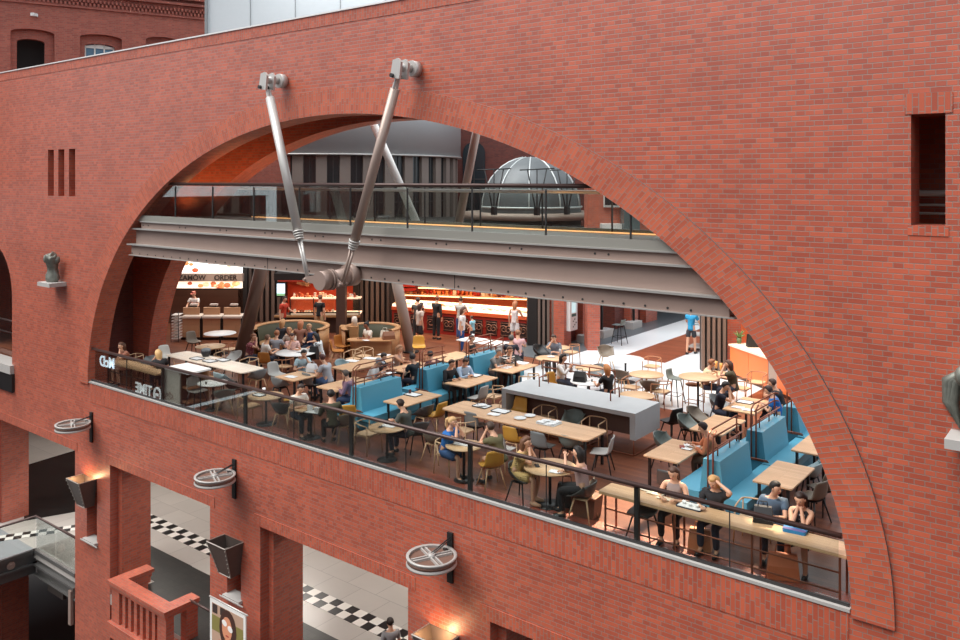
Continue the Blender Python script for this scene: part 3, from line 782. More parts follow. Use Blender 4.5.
# dark ledge box and sill in the high side opening, tube rails behind the little window
mb = MB(); mb.bb(-35.0, -31.1, -.1, .5, -1.15, -.5); single('planter_box', mb, M['black'], 'black box under a pale sill in the high opening at the picture edge', 'box', bevel=.01)
mb = MB(); mb.bb(-35.0, -31.15, -.14, .55, -.5, -.2); single('opening_sill', mb, M['stone'], 'pale sill slab on the black box in the high opening at the edge', 'sill', bevel=.01)
mb = MB(); mb.tube([(-35, .9, 1.0), (-30.7, .9, 1.0)], .04, 8); mb.tube([(-35, .9, .55), (-30.7, .9, .55)], .025, 8); single('opening_rail', mb, M['bronze_rail'], 'dark rail inside the high opening at the picture edge', 'rail')
rr = thing('window_rail', 'three pale tube rails inside the small tall window', 'rail', (0, 0, 0))
for xx in (-23.6, -21.6, -19.6, -9.4, -7.4):
    ld = bpy.data.lights.new('arch_uplight', 'SPOT'); ld.energy = 75; ld.color = (1, .5, .2); ld.spot_size = 2.2; ld.spot_blend = .8; ld.shadow_soft_size = .1
    lo = bpy.data.objects.new('arch_uplight', ld); COL.objects.link(lo); lo.location = (xx, 1.0, 5.35); lo.rotation_euler = Vector((0, .5, 1)).to_track_quat('-Z', 'Y').to_euler()
for z, r in ((6.18, .05), (6.0, .02), (5.87, .02)):
    mb = MB(); mb.tube([(-4.2, 1.2, z), (0.5, 1.2, z)], r, 8); mb.build('tube', M['steel_pale'], rr)
mb = MB(); mb.bb(-4.2, -4.1, 1.15, 1.25, 5.0, 6.2); mb.build('post', M['steel_dark'], rr)
# ================================================================ order counter with lit menu boards
def mk(label, name, cat, group=None): return thing(name, label, cat, (0, 0, 0), 0, group)
oc = mk('pale wooden order counter in three bays under the bright menu boards', 'order_counter', 'counter')
wood_light = wood_mat('counter_oak', (186, 142, 106), (172, 128, 94), rough=0.45, w=2.0, h=.3)
for i in range(3):
    u0 = 181.5 + i * 20.4
    mb = MB(); fbox(mb, u0 + 1, u0 + 18, 33.0, 33.6, .12, .88); mb.build('front_panel', wood_light, oc)
    mb = MB(); fbox(mb, u0, u0 + 19, 32.95, 33.7, .88, .96); mb.build('worktop', mat('counter_pale', (222, 206, 190), rough=0.4), oc)
    mb = MB(); fbox(mb, u0 + 1.5, u0 + 17.5, 33.35, 33.45, .96, 1.25); mb.build('screen_board', wood_light, oc)
    mb = MB(); fbox(mb, u0 + 18, u0 + 21, 33.05, 33.5, .0, .94); mb.build('upright', M['black'], oc)
mb = MB(); fbox(mb, 181, 242, 33.1, 33.5, 0, .12); mb.build('plinth', M['black'], oc)
for i, lab in enumerate(('cash register standing before the counter worker', 'cash register on the middle bay of the order counter', 'cash register on the counter bay nearest the brown column')):
    u = 193 + i * 20.2
    r = mk(lab, 'cash_register', 'cash register', 'cash registers on the order counter')
    mb = MB(); fbox(mb, u - 3.6, u + 3.6, 33.5, 33.7, 1.30, 1.36); mb.build('screen', mat('register_grey', (196, 186, 176), rough=0.4), r)
    mb = MB(); fbox(mb, u - 3, u + 3, 33.5, 33.65, 1.16, 1.3); mb.build('body', M['black'], r)
    mb = MB(); fbox(mb, u - 1, u + 1, 33.5, 33.6, .96, 1.16); mb.build('stand', M['steel_dark'], r)
bw = MB(); fbox(bw, 150, 243, 36.9, 37.1, 0, 1.8); struct('wall_counter', bw, wood_mat('dark_panelling', (96, 66, 52), (84, 58, 46), rough=0.35, w=3.0, h=.4))
mbd = mk('bright menu board with food pictures over the order counter', 'menu_board', 'menu board')
def emis(name, rgb, k): return mat(name, rgb, emit=rgb, estr=k)
mb = MB(); fbox(mb, 172, 242, 36.0, 36.1, 2.34, 3.2); mb.build('upper_panel', emis('menu_white', (255, 252, 246), 1.6), mbd)
mb = MB(); fbox(mb, 172, 242, 36.0, 36.1, 1.68, 1.97); mb.build('lower_panel', emis('menu_warm', (255, 236, 214), 1.05), mbd)
mb = MB(); fbox(mb, 172, 242.5, 35.85, 36.1, 1.99, 2.33); band = mb.build('name_band', mat('grey_band', (150, 134, 124), rough=0.5), mbd)
mb = MB(); fbox(mb, 172, 243, 35.95, 36.1, 1.62, 1.68); mb.build('bottom_edge', M['black'], mbd)
rnd = random.Random(3)
food = [(226, 150, 96), (206, 110, 70), (236, 190, 130), (190, 90, 60), (240, 214, 170)]
for k in range(22):
    up = k < 9
    u = rnd.uniform(176, 240); z = rnd.uniform(2.45, 2.95) if up else rnd.uniform(1.74, 1.9)
    p = shop(u, 35.98 if up else 35.98, z); rgb = food[k % 5]
    mb = MB(); w = rnd.uniform(.07, .16)
    mb.lathe([(0, 0), (w, 0), (w, .015), (0, .015)], 10, p, R=Matrix.Rotation(FANG, 3, 'Z') @ Matrix.Rotation(PI / 2, 3, 'X') @ Matrix.Diagonal((1, .7, 1)))
    mb.build('food_picture', emis('food_%d' % (k % 5), rgb, .9), mbd)
dark_letters = mat('dark_letters', (46, 38, 36), rough=0.6)
for w, u in (('ZAMÓW', 192), ('ORDER', 225.5)):
    p = shop(u, 35.83, 2.15); text(w, .3, dark_letters, p, (PI / 2, 0, FANG), mbd, 'lettering')
# tray rack
tr = mk('tall rack of white trays standing at the end of the order counter', 'tray_rack', 'rack')
mb = MB()
for u in (171, 178.5):
    for d in (32.6, 33.1): mb.cyl(shop(u, d, 0), shop(u, d, 1.15), .015, n=6)
mb.build('frame', M['steel_dark'], tr)
for k in range(9):
    mb = MB(); fbox(mb, 171, 178.5, 32.6, 33.1, .12 + k * .115, .145 + k * .115); mb.build('tray', mat('tray_white', (214, 206, 198), rough=0.5), tr)
# ================================================================ sweets stall in the middle of the slats
red_wall = mat('orange_red_wall', (206, 72, 40), rough=0.6)
mb = MB(); fbox(mb, 286, 353, 36.9, 37.1, 0, 2.6)
struct('wall_stall', mb, red_wall)
st = mk('display stall with glass shelves and warm lights behind the man in black', 'display_counter', 'shop counter')
mb = MB(); fbox(mb, 274, 360, 34.6, 35.3, 0, .74); mb.build('base', mat('stall_base', (58, 38, 32), rough=0.5), st)
mb = MB(); fbox(mb, 274, 360, 34.5, 34.6, .66, .74); mb.build('front_edge', mat('stall_edge', (176, 132, 88), rough=0.5), st)
mb = MB(); fbox(mb, 290, 360, 34.7, 35.3, .76, .82); mb.build('lit_tray', emis('stall_light', (255, 224, 190), .9), st)
mb = MB(); fbox(mb, 290, 360, 34.65, 35.2, 1.4, 1.44); mb.build('shelf', emis('stall_shelf', (250, 220, 190), .55), st)
mb = MB()
for u in (290, 313.5, 337, 359): fbox(mb, u - .4, u + .4, 34.62, 34.7, .74, 1.44)
fbox(mb, 290, 360, 34.62, 34.66, .8, .86)
mb.build('frame', M['black'], st)
mb = MB(); fbox(mb, 291, 359, 34.64, 34.65, .86, 1.4); mb.build('glass_front', M['glass'], st)
mb = MB(); fbox(mb, 291, 335, 35.25, 35.3, .86, 1.36); mb.build('rear_panel', mat('stall_orange', (198, 92, 60), rough=0.5), st)
mb = MB(); fbox(mb, 274, 360, 34.4, 36.9, 2.22, 2.5); mb.build('canopy', M['dark_wall'], st)
mb = MB(); fbox(mb, 278, 358, 34.4, 34.45, 2.16, 2.22); mb.build('canopy_edge', mat('canopy_red', (190, 60, 40), rough=0.5), st)
goods = [(232, 180, 130), (206, 120, 80), (244, 226, 206), (170, 80, 50), (222, 150, 110), (240, 232, 226)]
def box_goods(n, u0, u1, d0, d1, z, seed, gname, hmax, cat_, what, where):
    """small packets standing in a row, each its own thing"""
    rr_ = random.Random(seed)
    for k in range(n):
        u = u0 + (u1 - u0) * (k + .5) / n; w = (u1 - u0) / n * .36
        mb = MB(); d = rr_.uniform(d0, d1); h = rr_.uniform(.06, hmax)
        if rr_.random() < .6: fbox(mb, u - w, u + w, d, d + .12, z, z + h)
        else:
            mb.lathe([(.0, 0), (.05, 0), (.055, h * .6), (.03, h), (0, h)], 8, shop(u, d, z))
        rgb = goods[rr_.randrange(6)]
        o = mb.build(what, mat('goods_%d' % goods.index(rgb), rgb, rough=0.5))
        o['label'] = where; o['category'] = cat_; o['group'] = gname
box_goods(16, 293, 334, 34.85, 35.05, 1.44, 5, 'packets on the sweets stall shelf', .2, 'packet', 'shop_packet', 'small pale packet on the upper shelf of the sweets stall')
box_goods(7, 342, 358, 34.85, 35.05, 1.44, 6, 'packets on the sweets stall far end', .22, 'packet', 'shop_packet', 'small packet on the stall shelf beyond the dark post')
box_goods(14, 293, 334, 34.85, 35.0, .82, 8, 'pastries in the sweets stall case', .12, 'pastry', 'pastry', 'small pale pastry in the lit lower case of the sweets stall')
for k, (u, z, r_) in enumerate(((303, 1.98, .3), (308, 1.86, -.3), (303.5, 1.8, .2))):
    mb = MB(); p = shop(u, 36.6, z); mb.box(p, (.55, .25, .12), rot=Matrix.Rotation(FANG, 3, 'Z') @ Matrix.Rotation(r_, 3, 'Y'))
    single('wooden_crate', mb, wood_light, ('upper tilted wooden crate on the red stall wall', 'lower tilted wooden crate on the red stall wall', 'small wooden crate under the two on the red wall')[k], 'crate', group='crates on the stall wall')
tv = mk('bright screen showing green hills beside the red shirted seller', 'wall_screen', 'screen')
mb = MB(); fbox(mb, 276, 285.5, 36.0, 36.1, 1.3, 1.95); mb.build('casing', M['black'], tv)
mb = MB(); fbox(mb, 276.8, 284.8, 35.97, 36.0, 1.45, 1.88); mb.build('display', emis('screen_blue', (196, 222, 240), 1.2), tv)
mb = MB(); fbox(mb, 276.8, 284.8, 35.965, 35.97, 1.36, 1.46); mb.build('display_hills', emis('screen_green', (120, 170, 130), .8), tv)
mb = MB(); fbox(mb, 336, 345, 33.6, 34.1, 0, 4.1); struct('column_dark', mb, mat('umber_post', (78, 58, 50), rough=0.5))
# ================================================================ big red food counter
rc = mk('long red food counter with ornate panels and glowing white display top', 'food_counter', 'food counter')
F0, F1 = shop(392, 35.2), shop(442, 34.3)
F2 = shop(529, 32.5)
def along(a, b, back, z0, z1, mb, t0=0.0, t1=1.0, off=0.0):
    d = (b - a); n = Vector((-d.y, d.x, 0)).normalized()
    p, q = a + d * t0 + n * off, a + d * t1 + n * off
    mb.prism([(p.x, p.y), (q.x, q.y), (q.x + n.x * back, q.y + n.y * back), (p.x + n.x * back, p.y + n.y * back)], z0, z1)
redp = mat('counter_red', (150, 40, 30), rough=0.4); orn = mat('counter_orange', (222, 96, 52), rough=0.4); panel = mat('panel_black', (46, 28, 26), rough=0.5); scroll = mat('scroll_brass', (170, 120, 96), rough=0.4, metal=0.4)
for a, b, n in ((F0, F1, 3), (F1, F2, 6)):
    mb = MB(); along(a, b, .9, 0, .88, mb); mb.build('body', redp, rc)
    mb = MB(); along(a, b, .95, .88, 1.02, mb, off=-.05); mb.build('rail', orn, rc)
    mb = MB(); along(a, b, .5, 1.02, 1.12, mb, off=.02); along(a, b, .4, 1.12, 1.2, mb, off=.5); mb.build('display', emis('display_white', (255, 226, 196), 1.25), rc)
    for k in range(n):
        mb = MB(); along(a, b, .02, .14, .74, mb, (k + .12) / n, (k + .88) / n, -.02); p = mb.build('panel', panel, rc)
        c0 = a + (b - a) * ((k + .5) / n); d = (b - a).normalized(); nn = Vector((-d.y, d.x, 0)); L = (b - a).length / n * .3
        mb = MB()
        for s in (-1, 1):
            pts = []
            for i in range(20):
                t = i / 19 * 2.6 * PI; r = .17 * (1 - i / 26)
                pts.append(c0 + d * (s * (L * .5 + r * math.cos(t) * 1.1)) - nn * .035 + Vector((0, 0, .44 + r * math.sin(t))))
            mb.tube(pts, .014, 5)
        mb.tube([c0 + d * x - nn * .035 + Vector((0, 0, z)) for x, z in ((-L * 1.15, .2), (L * 1.15, .2), (L * 1.15, .68), (-L * 1.15, .68), (-L * 1.15, .2))], .012, 5)
        mb.build('scrollwork', scroll, p)
sh = mk('tall warm lit back shelves packed with goods behind the red counter', 'back_shelf', 'shelves')
G0, G1 = shop(392, 37.6), shop(530, 36.0)
mb = MB(); along(G0, G1, .1, 0, 3.0, mb, off=.55); mb.build('back_panel', mat('shelf_back_warm', (214, 120, 78), rough=0.6), sh)
for z in (1.2, 1.55, 1.95, 2.35):
    mb = MB(); along(G0, G1, .5, z, z + .04, mb); mb.build('shelf', mat('shelf_cream', (246, 214, 176), rough=0.5), sh)
    mb = MB(); along(G0, G1, .02, z - .045, z - .005, mb, off=.02); mb.build('glow_strip', emis('shelf_glow', (255, 206, 150), 3.0), sh)
rr_ = random.Random(11)
gcols = [(206, 60, 36), (240, 210, 170), (180, 40, 30), (232, 150, 84), (250, 236, 214), (120, 50, 36), (226, 110, 60)]
for zi, z in enumerate((1.24, 1.59, 1.99)):
    n = 34
    for k in range(n):
        t = (k + .5) / n; d = (G1 - G0).normalized(); nn = Vector((-d.y, d.x, 0))
        p = G0 + (G1 - G0) * t + nn * rr_.uniform(.1, .3); h = rr_.uniform(.12, .29); w = rr_.uniform(.10, .17)
        mb = MB()
        if rr_.random() < .5: mb.box((p.x, p.y, z + h / 2), (w, .14, h), rz=FANG)
        else: mb.lathe([(0, 0), (w * .5, 0), (w * .5, h * .65), (w * .2, h * .8), (w * .2, h), (0, h)], 8, (p.x, p.y, z))
        ci = rr_.randrange(7)
        o = mb.build('jar', mat('jar_%d' % ci, gcols[ci], rough=0.4))
        o['label'] = 'small %s on the %s back shelf behind the red counter' % ('jar or packet', ('lowest', 'middle', 'topmost')[zi]); o['category'] = 'jar'; o['group'] = ('jars on the lowest back shelf', 'jars on the middle back shelf', 'jars on the topmost back shelf')[zi]
for a, b, n, gn in ((F0, F1, 8, 'dishes on the short side of the red counter'), (F1, F2, 26, 'dishes on the long red counter')):
    for k in range(n):
        d = (b - a).normalized(); nn = Vector((-d.y, d.x, 0)); p = a + (b - a) * ((k + .5) / n) + nn * (.12 + .16 * (k % 2))
        mb = MB(); h = rr_.uniform(.03, .1); mb.lathe([(0, 0), (.06, 0), (.11, h), (.1, h), (.055, .01), (0, .01)], 8, (p.x, p.y, 1.12))
        ci = rr_.choice((1, 3, 4, 4)); o = mb.build('dish', mat('jar_%d' % ci))
        o['label'] = 'small dish of food on the %s glowing counter top' % ('shorter' if n == 8 else 'longer'); o['category'] = 'dish'; o['group'] = gn
mb = MB(); fbox(mb, 390, 534, 33.5, 37.9, 2.75, 2.85); struct('ceiling_shop', mb, M['dark_wall'])
lat = mk('red lattice screen with lozenge openings above the end of the red counter', 'lattice_screen', 'screen')
mb = MB()
for i in range(7):
    for j in range(7):
        p = shop(403 + i * 1.9, 36.9, 1.5 + j * .18); mb.box(p, (.09, .05, .13), rot=Matrix.Rotation(FANG, 3, 'Z') @ Matrix.Rotation(.78, 3, 'Y'))
mb.build('lozenge', mat('lattice_red', (196, 46, 28), rough=0.5), lat)
mb = MB(); fbox(mb, 401, 418, 37.0, 37.06, 1.4, 2.75); mb.build('backing', mat('lattice_dark', (112, 34, 26), rough=0.6), lat)
def area(name, loc, size, energy, col, rot=(0, 0, 0), sy=None):
    ld = bpy.data.lights.new(name, 'AREA'); ld.energy = energy; ld.color = col; ld.size = size
    if sy: ld.shape = 'RECTANGLE'; ld.size_y = sy
    o = bpy.data.objects.new(name, ld); COL.objects.link(o); o.location = loc; o.rotation_euler = rot
    return o
c = (F1 + F2) / 2 + FW * .6; area('counter_spots', (c.x, c.y, 2.7), 4.6, 120, (1, .66, .38), (0, 0, FANG), .6)
c = (F0 + F1) / 2 + FW * .5; area('counter_spots', (c.x, c.y, 2.7), 2.0, 50, (1, .62, .35), (0, 0, FANG), .6)
c = shop(320, 35.3); area('stall_spots', (c.x, c.y, 2.15), 2.6, 45, (1, .6, .36), (0, 0, FANG), .5)
c = shop(212, 34.8); area('order_spots', (c.x, c.y, 2.9), 2.6, 40, (1, .8, .62), (0, 0, FANG), .6)
# ================================================================ brick passage to the back
def pier(name, u0, v0, u1, v1, zt=4.2, deepn=.9):
    pass
wallx = xl - 1.0
def px_y(u):  # where the passage wall is met along a picture column
    d = ray(u, CYP); t = wallx / d.x; return d.y * t - DIST
mb = MB(); mb.bb(wallx - 1.2, wallx, px_y(564), px_y(571), 0, 4.3); struct('pillar_1', mb, M['brick'])
mb = MB(); mb.bb(wallx - 1.2, wallx - .35, px_y(571), px_y(583), 0, 4.3); struct('wall_passage_1', mb, M['brick_dark'])
for i, (a, b) in enumerate(((583, 601), (630, 638), (646, 657))):
    mb = MB(); mb.bb(wallx - 1.6, wallx, px_y(a), px_y(b), 0, 4.3); struct('pillar_%d' % (i + 2), mb, M['brick'])
mb = MB(); mb.bb(wallx - 1.6, wallx - .3, px_y(621), px_y(630), 0, 4.3); mb.bb(wallx - 1.6, wallx - .3, px_y(638), px_y(646), 0, 4.3); struct('wall_passage_2', mb, M['brick_dark'])
mb = MB(); mb.bb(wallx - 2.6, wallx - 2.4, px_y(603), px_y(660), 0, 4.3); struct('wall_passage_3', mb, M['dark_wall'])
mb = MB(); mb.bb(wallx - 2, -8, 34, 34.3, 0, 5.2); mb.bb(wallx - 2, wallx + .2, px_y(657), 34, 2.3, 4.3); mb.bb(wallx - 2.4, wallx - 2, px_y(657), 34, 0, 4.3); struct('wall_passage_end', mb, mat('passage_grey', (74, 76, 78), rough=0.6))
for i, (u, v, lab) in enumerate(((584, 345, 'pale stone block at the foot of the first brick pier'), (601, 340, 'pale stone block at the foot of the pier by the tall stool'), (630, 330.5, 'pale stone block at the foot of the last thick brick pier'))):
    y = px_y(u); mb = MB(); mb.bb(wallx - .1, wallx + .35, y - .4, y + .45, 0, .3); single('stone_block', mb, M['stone'], lab, 'stone block', bevel=.02, group='stone blocks along the passage')
for u, lab in ((586.5, 'black drain pipe on the first brick pier of the passage'), (600, 'black drain pipe at the corner of the pier by the stool'), (632, 'black drain pipe on the last thick pier of the passage')):
    y = px_y(u); t = mk(lab, 'drain_pipe', 'pipe', 'drain pipes along the passage')
    mb = MB(); mb.cyl((wallx + .08, y, .05), (wallx + .08, y, 4.2), .055, n=8); mb.build('tube', M['black'], t)
    mb = MB()
    for z in (1.3, 2.6): mb.bb(wallx, wallx + .16, y - .12, y + .12, z, z + .06)
    mb.build('clamp', M['black'], t)
to = mk('white information screen board standing against the passage brick', 'info_board', 'information board')
y0, y1 = px_y(566.5), px_y(574)
mb = MB(); mb.bb(wallx - .02, wallx + .16, y0, y1, .6, 2.5); mb.build('casing', mat('board_white', (226, 226, 224), rough=0.4), to, bevel=.03)
mb = MB(); mb.bb(wallx + .16, wallx + .17, y0 + .12, y1 - .12, 1.28, 2.4); mb.build('screen', emis('board_screen', (176, 206, 210), .8), to)
mb = MB(); mb.bb(wallx + .16, wallx + .172, y0 + .12, y1 - .12, 1.14, 1.24); mb.build('screen_band', mat('band_dark_green', (60, 92, 86)), to)
mb = MB()
for k in range(5): mb.bb(wallx + .16, wallx + .168, y0 + .2 + .1 * (k % 3), y0 + .27 + .1 * (k % 3), 0.72 + .07 * k, 0.77 + .07 * k)
mb.build('code_mark', mat('mark_grey', (120, 120, 118)), to)
bs = mk('blue glowing screen over the dark recess in the passage', 'blue_screen', 'screen')
y0, y1 = px_y(602), px_y(621)
mb = MB(); mb.bb(wallx - .5, wallx - .35, y0, y1, 1.15, 2.5); mb.build('casing', M['black'], bs)
mb = MB(); mb.bb(wallx - .35, wallx - .34, y0 + .05, y1 - .05, 1.2, 2.45); mb.build('display', emis('ocean_blue', (40, 140, 200), 1.3), bs)
mb = MB()
for k in range(5): mb.box((wallx - .335, y0 + (y1 - y0) * (.15 + .17 * k), 1.4 + .12 * (k % 3)), (.006, .35, .05), rot=Matrix.Rotation(.4 * (k % 3 - 1), 3, 'X'))
mb.build('wave', emis('wave_white', (220, 240, 250), 1.2), bs)
# ================================================================ orange kitchen counter by the right foot of the arch
kp = at(730, 376)
kd = (kp - Vector((0, -DIST, EYE))).dot(FW)
ok_ = mk('orange fronted counter with pale worktop beside the brick pier', 'orange_counter', 'counter')
K0, K1 = Vector((kp.x, kp.y, 0)), at(795, 403)
K1 = K0 + (K1 - K0).normalized() * 4.2
orange = mat('orange_lacquer', (236, 122, 62), rough=0.35)
for a, b in ((0, .245), (.25, .495), (.6, 1.0)):
    mb = MB(); along(K0, K1, .65, .12, .98, mb, a, b); mb.build('door', orange, ok_)
mb = MB(); along(K0, K1, .6, 0, .12, mb, off=.05); mb.build('plinth', mat('plinth_brown', (84, 50, 40), rough=0.5), ok_)
mb = MB(); along(K0, K1, .75, .98, 1.04, mb, -.01, 1.0, -.03); mb.build('worktop', mat('worktop_cream', (236, 220, 200), rough=0.35), ok_)
mb = MB(); along(K0, K1, .62, .12, .98, mb, .497, .598, .01); mb.build('end_panel', mat('panel_grey', (170, 150, 138), rough=0.5), ok_)
mb = MB(); fbox(mb, 727.5, 741, 28.0, 28.9, 0, 4.4); struct('pillar_5', mb, M['brick'])
mb = MB(); fbox(mb, 741, 860, 29.6, 29.8, 0, 4.4); struct('wall_kitchen', mb, mat('orange_wall', (214, 98, 48), rough=0.6))
c = K0 + (K1 - K0) * .35 + Vector((.2, -.4, 0)); area('kitchen_lamp', (c.x, c.y, 3.4), 1.6, 90, (1, .55, .25), (0, 0, 0), 1.2)
p = at(748.5, 340, 1.04)
hb = mk('black handbag on the orange counter worktop', 'handbag', 'bag')
kq = K0 + (K1 - K0) * .16 + Vector((.25, .45, 0))
mb = MB(); mb.box((kq.x, kq.y, 1.04 + .2), (.42, .2, .4), rz=FANG, taper=1.15); mb.build('body', M['black'], hb, bevel=.03)
mb = MB(); mb.tube([(kq.x - .12, kq.y, 1.42), (kq.x - .1, kq.y, 1.58), (kq.x + .1, kq.y, 1.58), (kq.x + .12, kq.y, 1.42)], .015, 6); mb.build('handle', M['black'], hb)
kq = K0 + (K1 - K0) * .03 + Vector((.1, .35, 0))
pp = mk('small green plant in a pot on the orange counter', 'potted_plant', 'plant')
mb = MB(); mb.lathe([(0, 0), (.07, 0), (.09, .18), (0, .18)], 10, (kq.x, kq.y, 1.04)); mb.build('pot', mat('pot_green', (86, 104, 70), rough=0.5), pp)
mb = MB()
for k in range(12):
    a = k * 2.4; e = .5 + .3 * (k % 3); d = Vector((math.cos(a), math.sin(a), 0))
    b0 = Vector((kq.x, kq.y, 1.2)); mb.tube([b0, b0 + d * .1 + Vector((0, 0, .18 * e)), b0 + d * .2 + Vector((0, 0, .26 * e))], [.008, .02, .004], 4)
mb.build('foliage', mat('leaf_green', (96, 120, 60), rough=0.5), pp)
# ================================================================ what shows above the footbridge
rot = mk('grey round building with a row of dark windows behind the footbridge', 'rotunda_building', 'building')
RC = deep(330, CYP, 50); RR = 7.84
def cylwall(mb, r0, r1, z0, z1, a0=0, a1=2 * PI, n=64):
    mb.lathe([(r0, z0), (r1, z0), (r1, z1), (r0, z1), (r0, z0)], n, (RC.x, RC.y, 0), a0, a1)
mb = MB(); cylwall(mb, RR - .6, RR - .35, 3, 8.2); mb.build('wall', mat('rotunda_wall', (104, 96, 92), rough=0.6), rot)
mb = MB(); cylwall(mb, RR - .35, RR + .05, 7.72, 12); mb.build('upper_cladding', mat('rotunda_clad', (172, 172, 174), rough=0.45, metal=.2), rot)
mb = MB(); cylwall(mb, RR - .35, RR + .1, 7.66, 7.74); mb.build('cornice', M['steel_edge'], rot)
for k in range(40):
    a = 2 * PI * k / 40; ca = Vector((math.cos(a), math.sin(a), 0))
    if ca.dot(FW) > .25: continue
    mb = MB(); p = Vector((RC.x, RC.y, 5.7)) + ca * (RR - .3); mb.box(p, (.3, .55, 4.2), rz=a); mb.build('pilaster', mat('pilaster_grey', (124, 111, 104), rough=0.7), rot)
    a2 = a + PI / 40; ca2 = Vector((math.cos(a2), math.sin(a2), 0)); p = Vector((RC.x, RC.y, 5.7)) + ca2 * (RR - .36)
    mb = MB(); mb.box(p, (.05, .62, 3.9), rz=a2); w = mb.build('window', mat('dark_pane', (44, 46, 48), rough=0.15), rot)
    mb = MB(); mb.box(p + ca2 * .04, (.04, .05, 3.9), rz=a2); mb.box(p + ca2 * .04 + Vector((0, 0, -.5)), (.04, .6, .05), rz=a2); mb.build('frame', M['steel_dark'], w)
mb = MB(); fbox(mb, 380, 800, 56, 57, -1, 14); struct('wall_far', mb, M['brick_dark'])
wn = mk('dark arched window in the brick wall behind the rear strut', 'arched_window', 'window')
fr_ = lambda a, b, c: deep(0, CYP, 0) if False else shop(474, 55.9) + RT * a + FW * c + Vector((0, 0, b))
op = [(-.75, 3.6), (.75, 3.6), (.75, 8.2)] + [(.75 * math.cos(PI * i / 10), 8.2 + .75 * math.sin(PI * i / 10)) for i in range(1, 10)] + [(-.75, 8.2)]
mb = MB(); mb.prism(op, 0, .06, fr_); mb.build('pane', mat('teal_pane', (34, 48, 54), rough=0.15), wn)
mb = MB(); mb.prism(rect(-.04, .04, 3.6, 8.9), -.03, 0, fr_); mb.prism(rect(-.75, .75, 6.4, 6.48), -.03, 0, fr_); mb.build('frame', M['steel_dark'], wn)
dm = mk('big grey steel boiler dome with ribs behind the footbridge glass', 'boiler_dome', 'boiler')
DC = deep(531, CYP, 40); DR = 2.4
prof = [(DR * math.cos(math.radians(a)), 5.05 + 2.45 * math.sin(math.radians(a))) for a in range(0, 91, 9)]
prof[-1] = (0.001, prof[-1][1])
mb = MB(); mb.lathe([(DR, 3.0)] + prof, 36, (DC.x, DC.y, 0)); mb.build('shell', mat('boiler_steel', (98, 102, 104), rough=0.5, metal=0.4, noise=.2, nscale=2), dm)
mb = MB()
for k in range(10):
    a = 2 * PI * k / 10 + .25
    mb.tube([(DC.x + (r + .02) * math.cos(a), DC.y + (r + .02) * math.sin(a), z) for r, z in prof[:-1]], .035, 5)
mb.tube([(DC.x + (DR + .03) * math.cos(2 * PI * i / 30), DC.y + (DR + .03) * math.sin(2 * PI * i / 30), 5.1) for i in range(30)], .05, 5, True)
mb.build('rib', mat('boiler_rib', (196, 200, 200), rough=0.4, metal=.4), dm)
mb = MB(); mb.lathe([(2.3, 4.55), (3.3, 4.55), (3.3, 4.85), (2.3, 4.85)], 36, (DC.x, DC.y, 0)); mb.build('platform', M['steel'], dm)
for k, (u, dep) in enumerate(((494, 36.2), (537, 35.8), (567, 36.6))):
    t = mk(('thin black tripod support over the dome on the strut side', 'thin black tripod support before the middle of the dome', 'thin black tripod support over the dome on the brick pier side')[k], 'tripod_support', 'tripod', 'tripods round the dome')
    b = shop(u, dep, 4.86)
    for s in (-1, 0, 1):
        mb = MB(); mb.tube([b + RT * (.05 * s) + Vector((0, 0, .2)), b + RT * (.42 * s) + Vector((0, 0, 2.0))], .028, 5); mb.build('leg', M['black'], t)
    mb = MB(); mb.tube([b + RT * -.75 + Vector((0, 0, 1.95)), b + RT * .75 + Vector((0, 0, 2.02))], .028, 5); mb.build('crossbar', M['black'], t)
    mb = MB(); mb.bb(b.x - .1, b.x + .1, b.y - .1, b.y + .1, 4.85, 5.2); mb.build('foot', M['black'], t)
mb = MB(); fbox(mb, 587.5, 600, 31, 32, 0, 9); fbox(mb, 585, 600.5, 30.9, 32, 4.0, 4.3); struct('pillar_6', mb, M['brick'])
mb = MB(); fbox(mb, 600, 780, 36, 36.5, 3.7, 9); struct('wall_far_side', mb, M['brick'])
fw_ = mk('white framed window in the brick wall beyond the footbridge end', 'far_window', 'window')
mb = MB(); fbox(mb, 604, 621, 35.8, 36, 5.2, 6.3); mb.build('frame', M['zinc'], fw_)
mb = MB(); fbox(mb, 605, 612, 35.75, 35.8, 5.3, 6.2); fbox(mb, 613, 620, 35.75, 35.8, 5.3, 6.2); mb.build('pane', mat('dark_pane'), fw_)
mb = MB(); fbox(mb, 602, 622, 35.3, 36, 4.1, 4.5); single('white_canopy', mb, M['zinc'], 'white canopy edge on the far brick wall beyond the footbridge', 'canopy')
mb = MB(); fbox(mb, 624, 640, 35.0, 35.9, 3.2, 5.4); single('grey_booth', mb, mat('booth_glass', (86, 98, 100), rough=0.2), 'grey glazed booth beyond the footbridge end', 'booth')
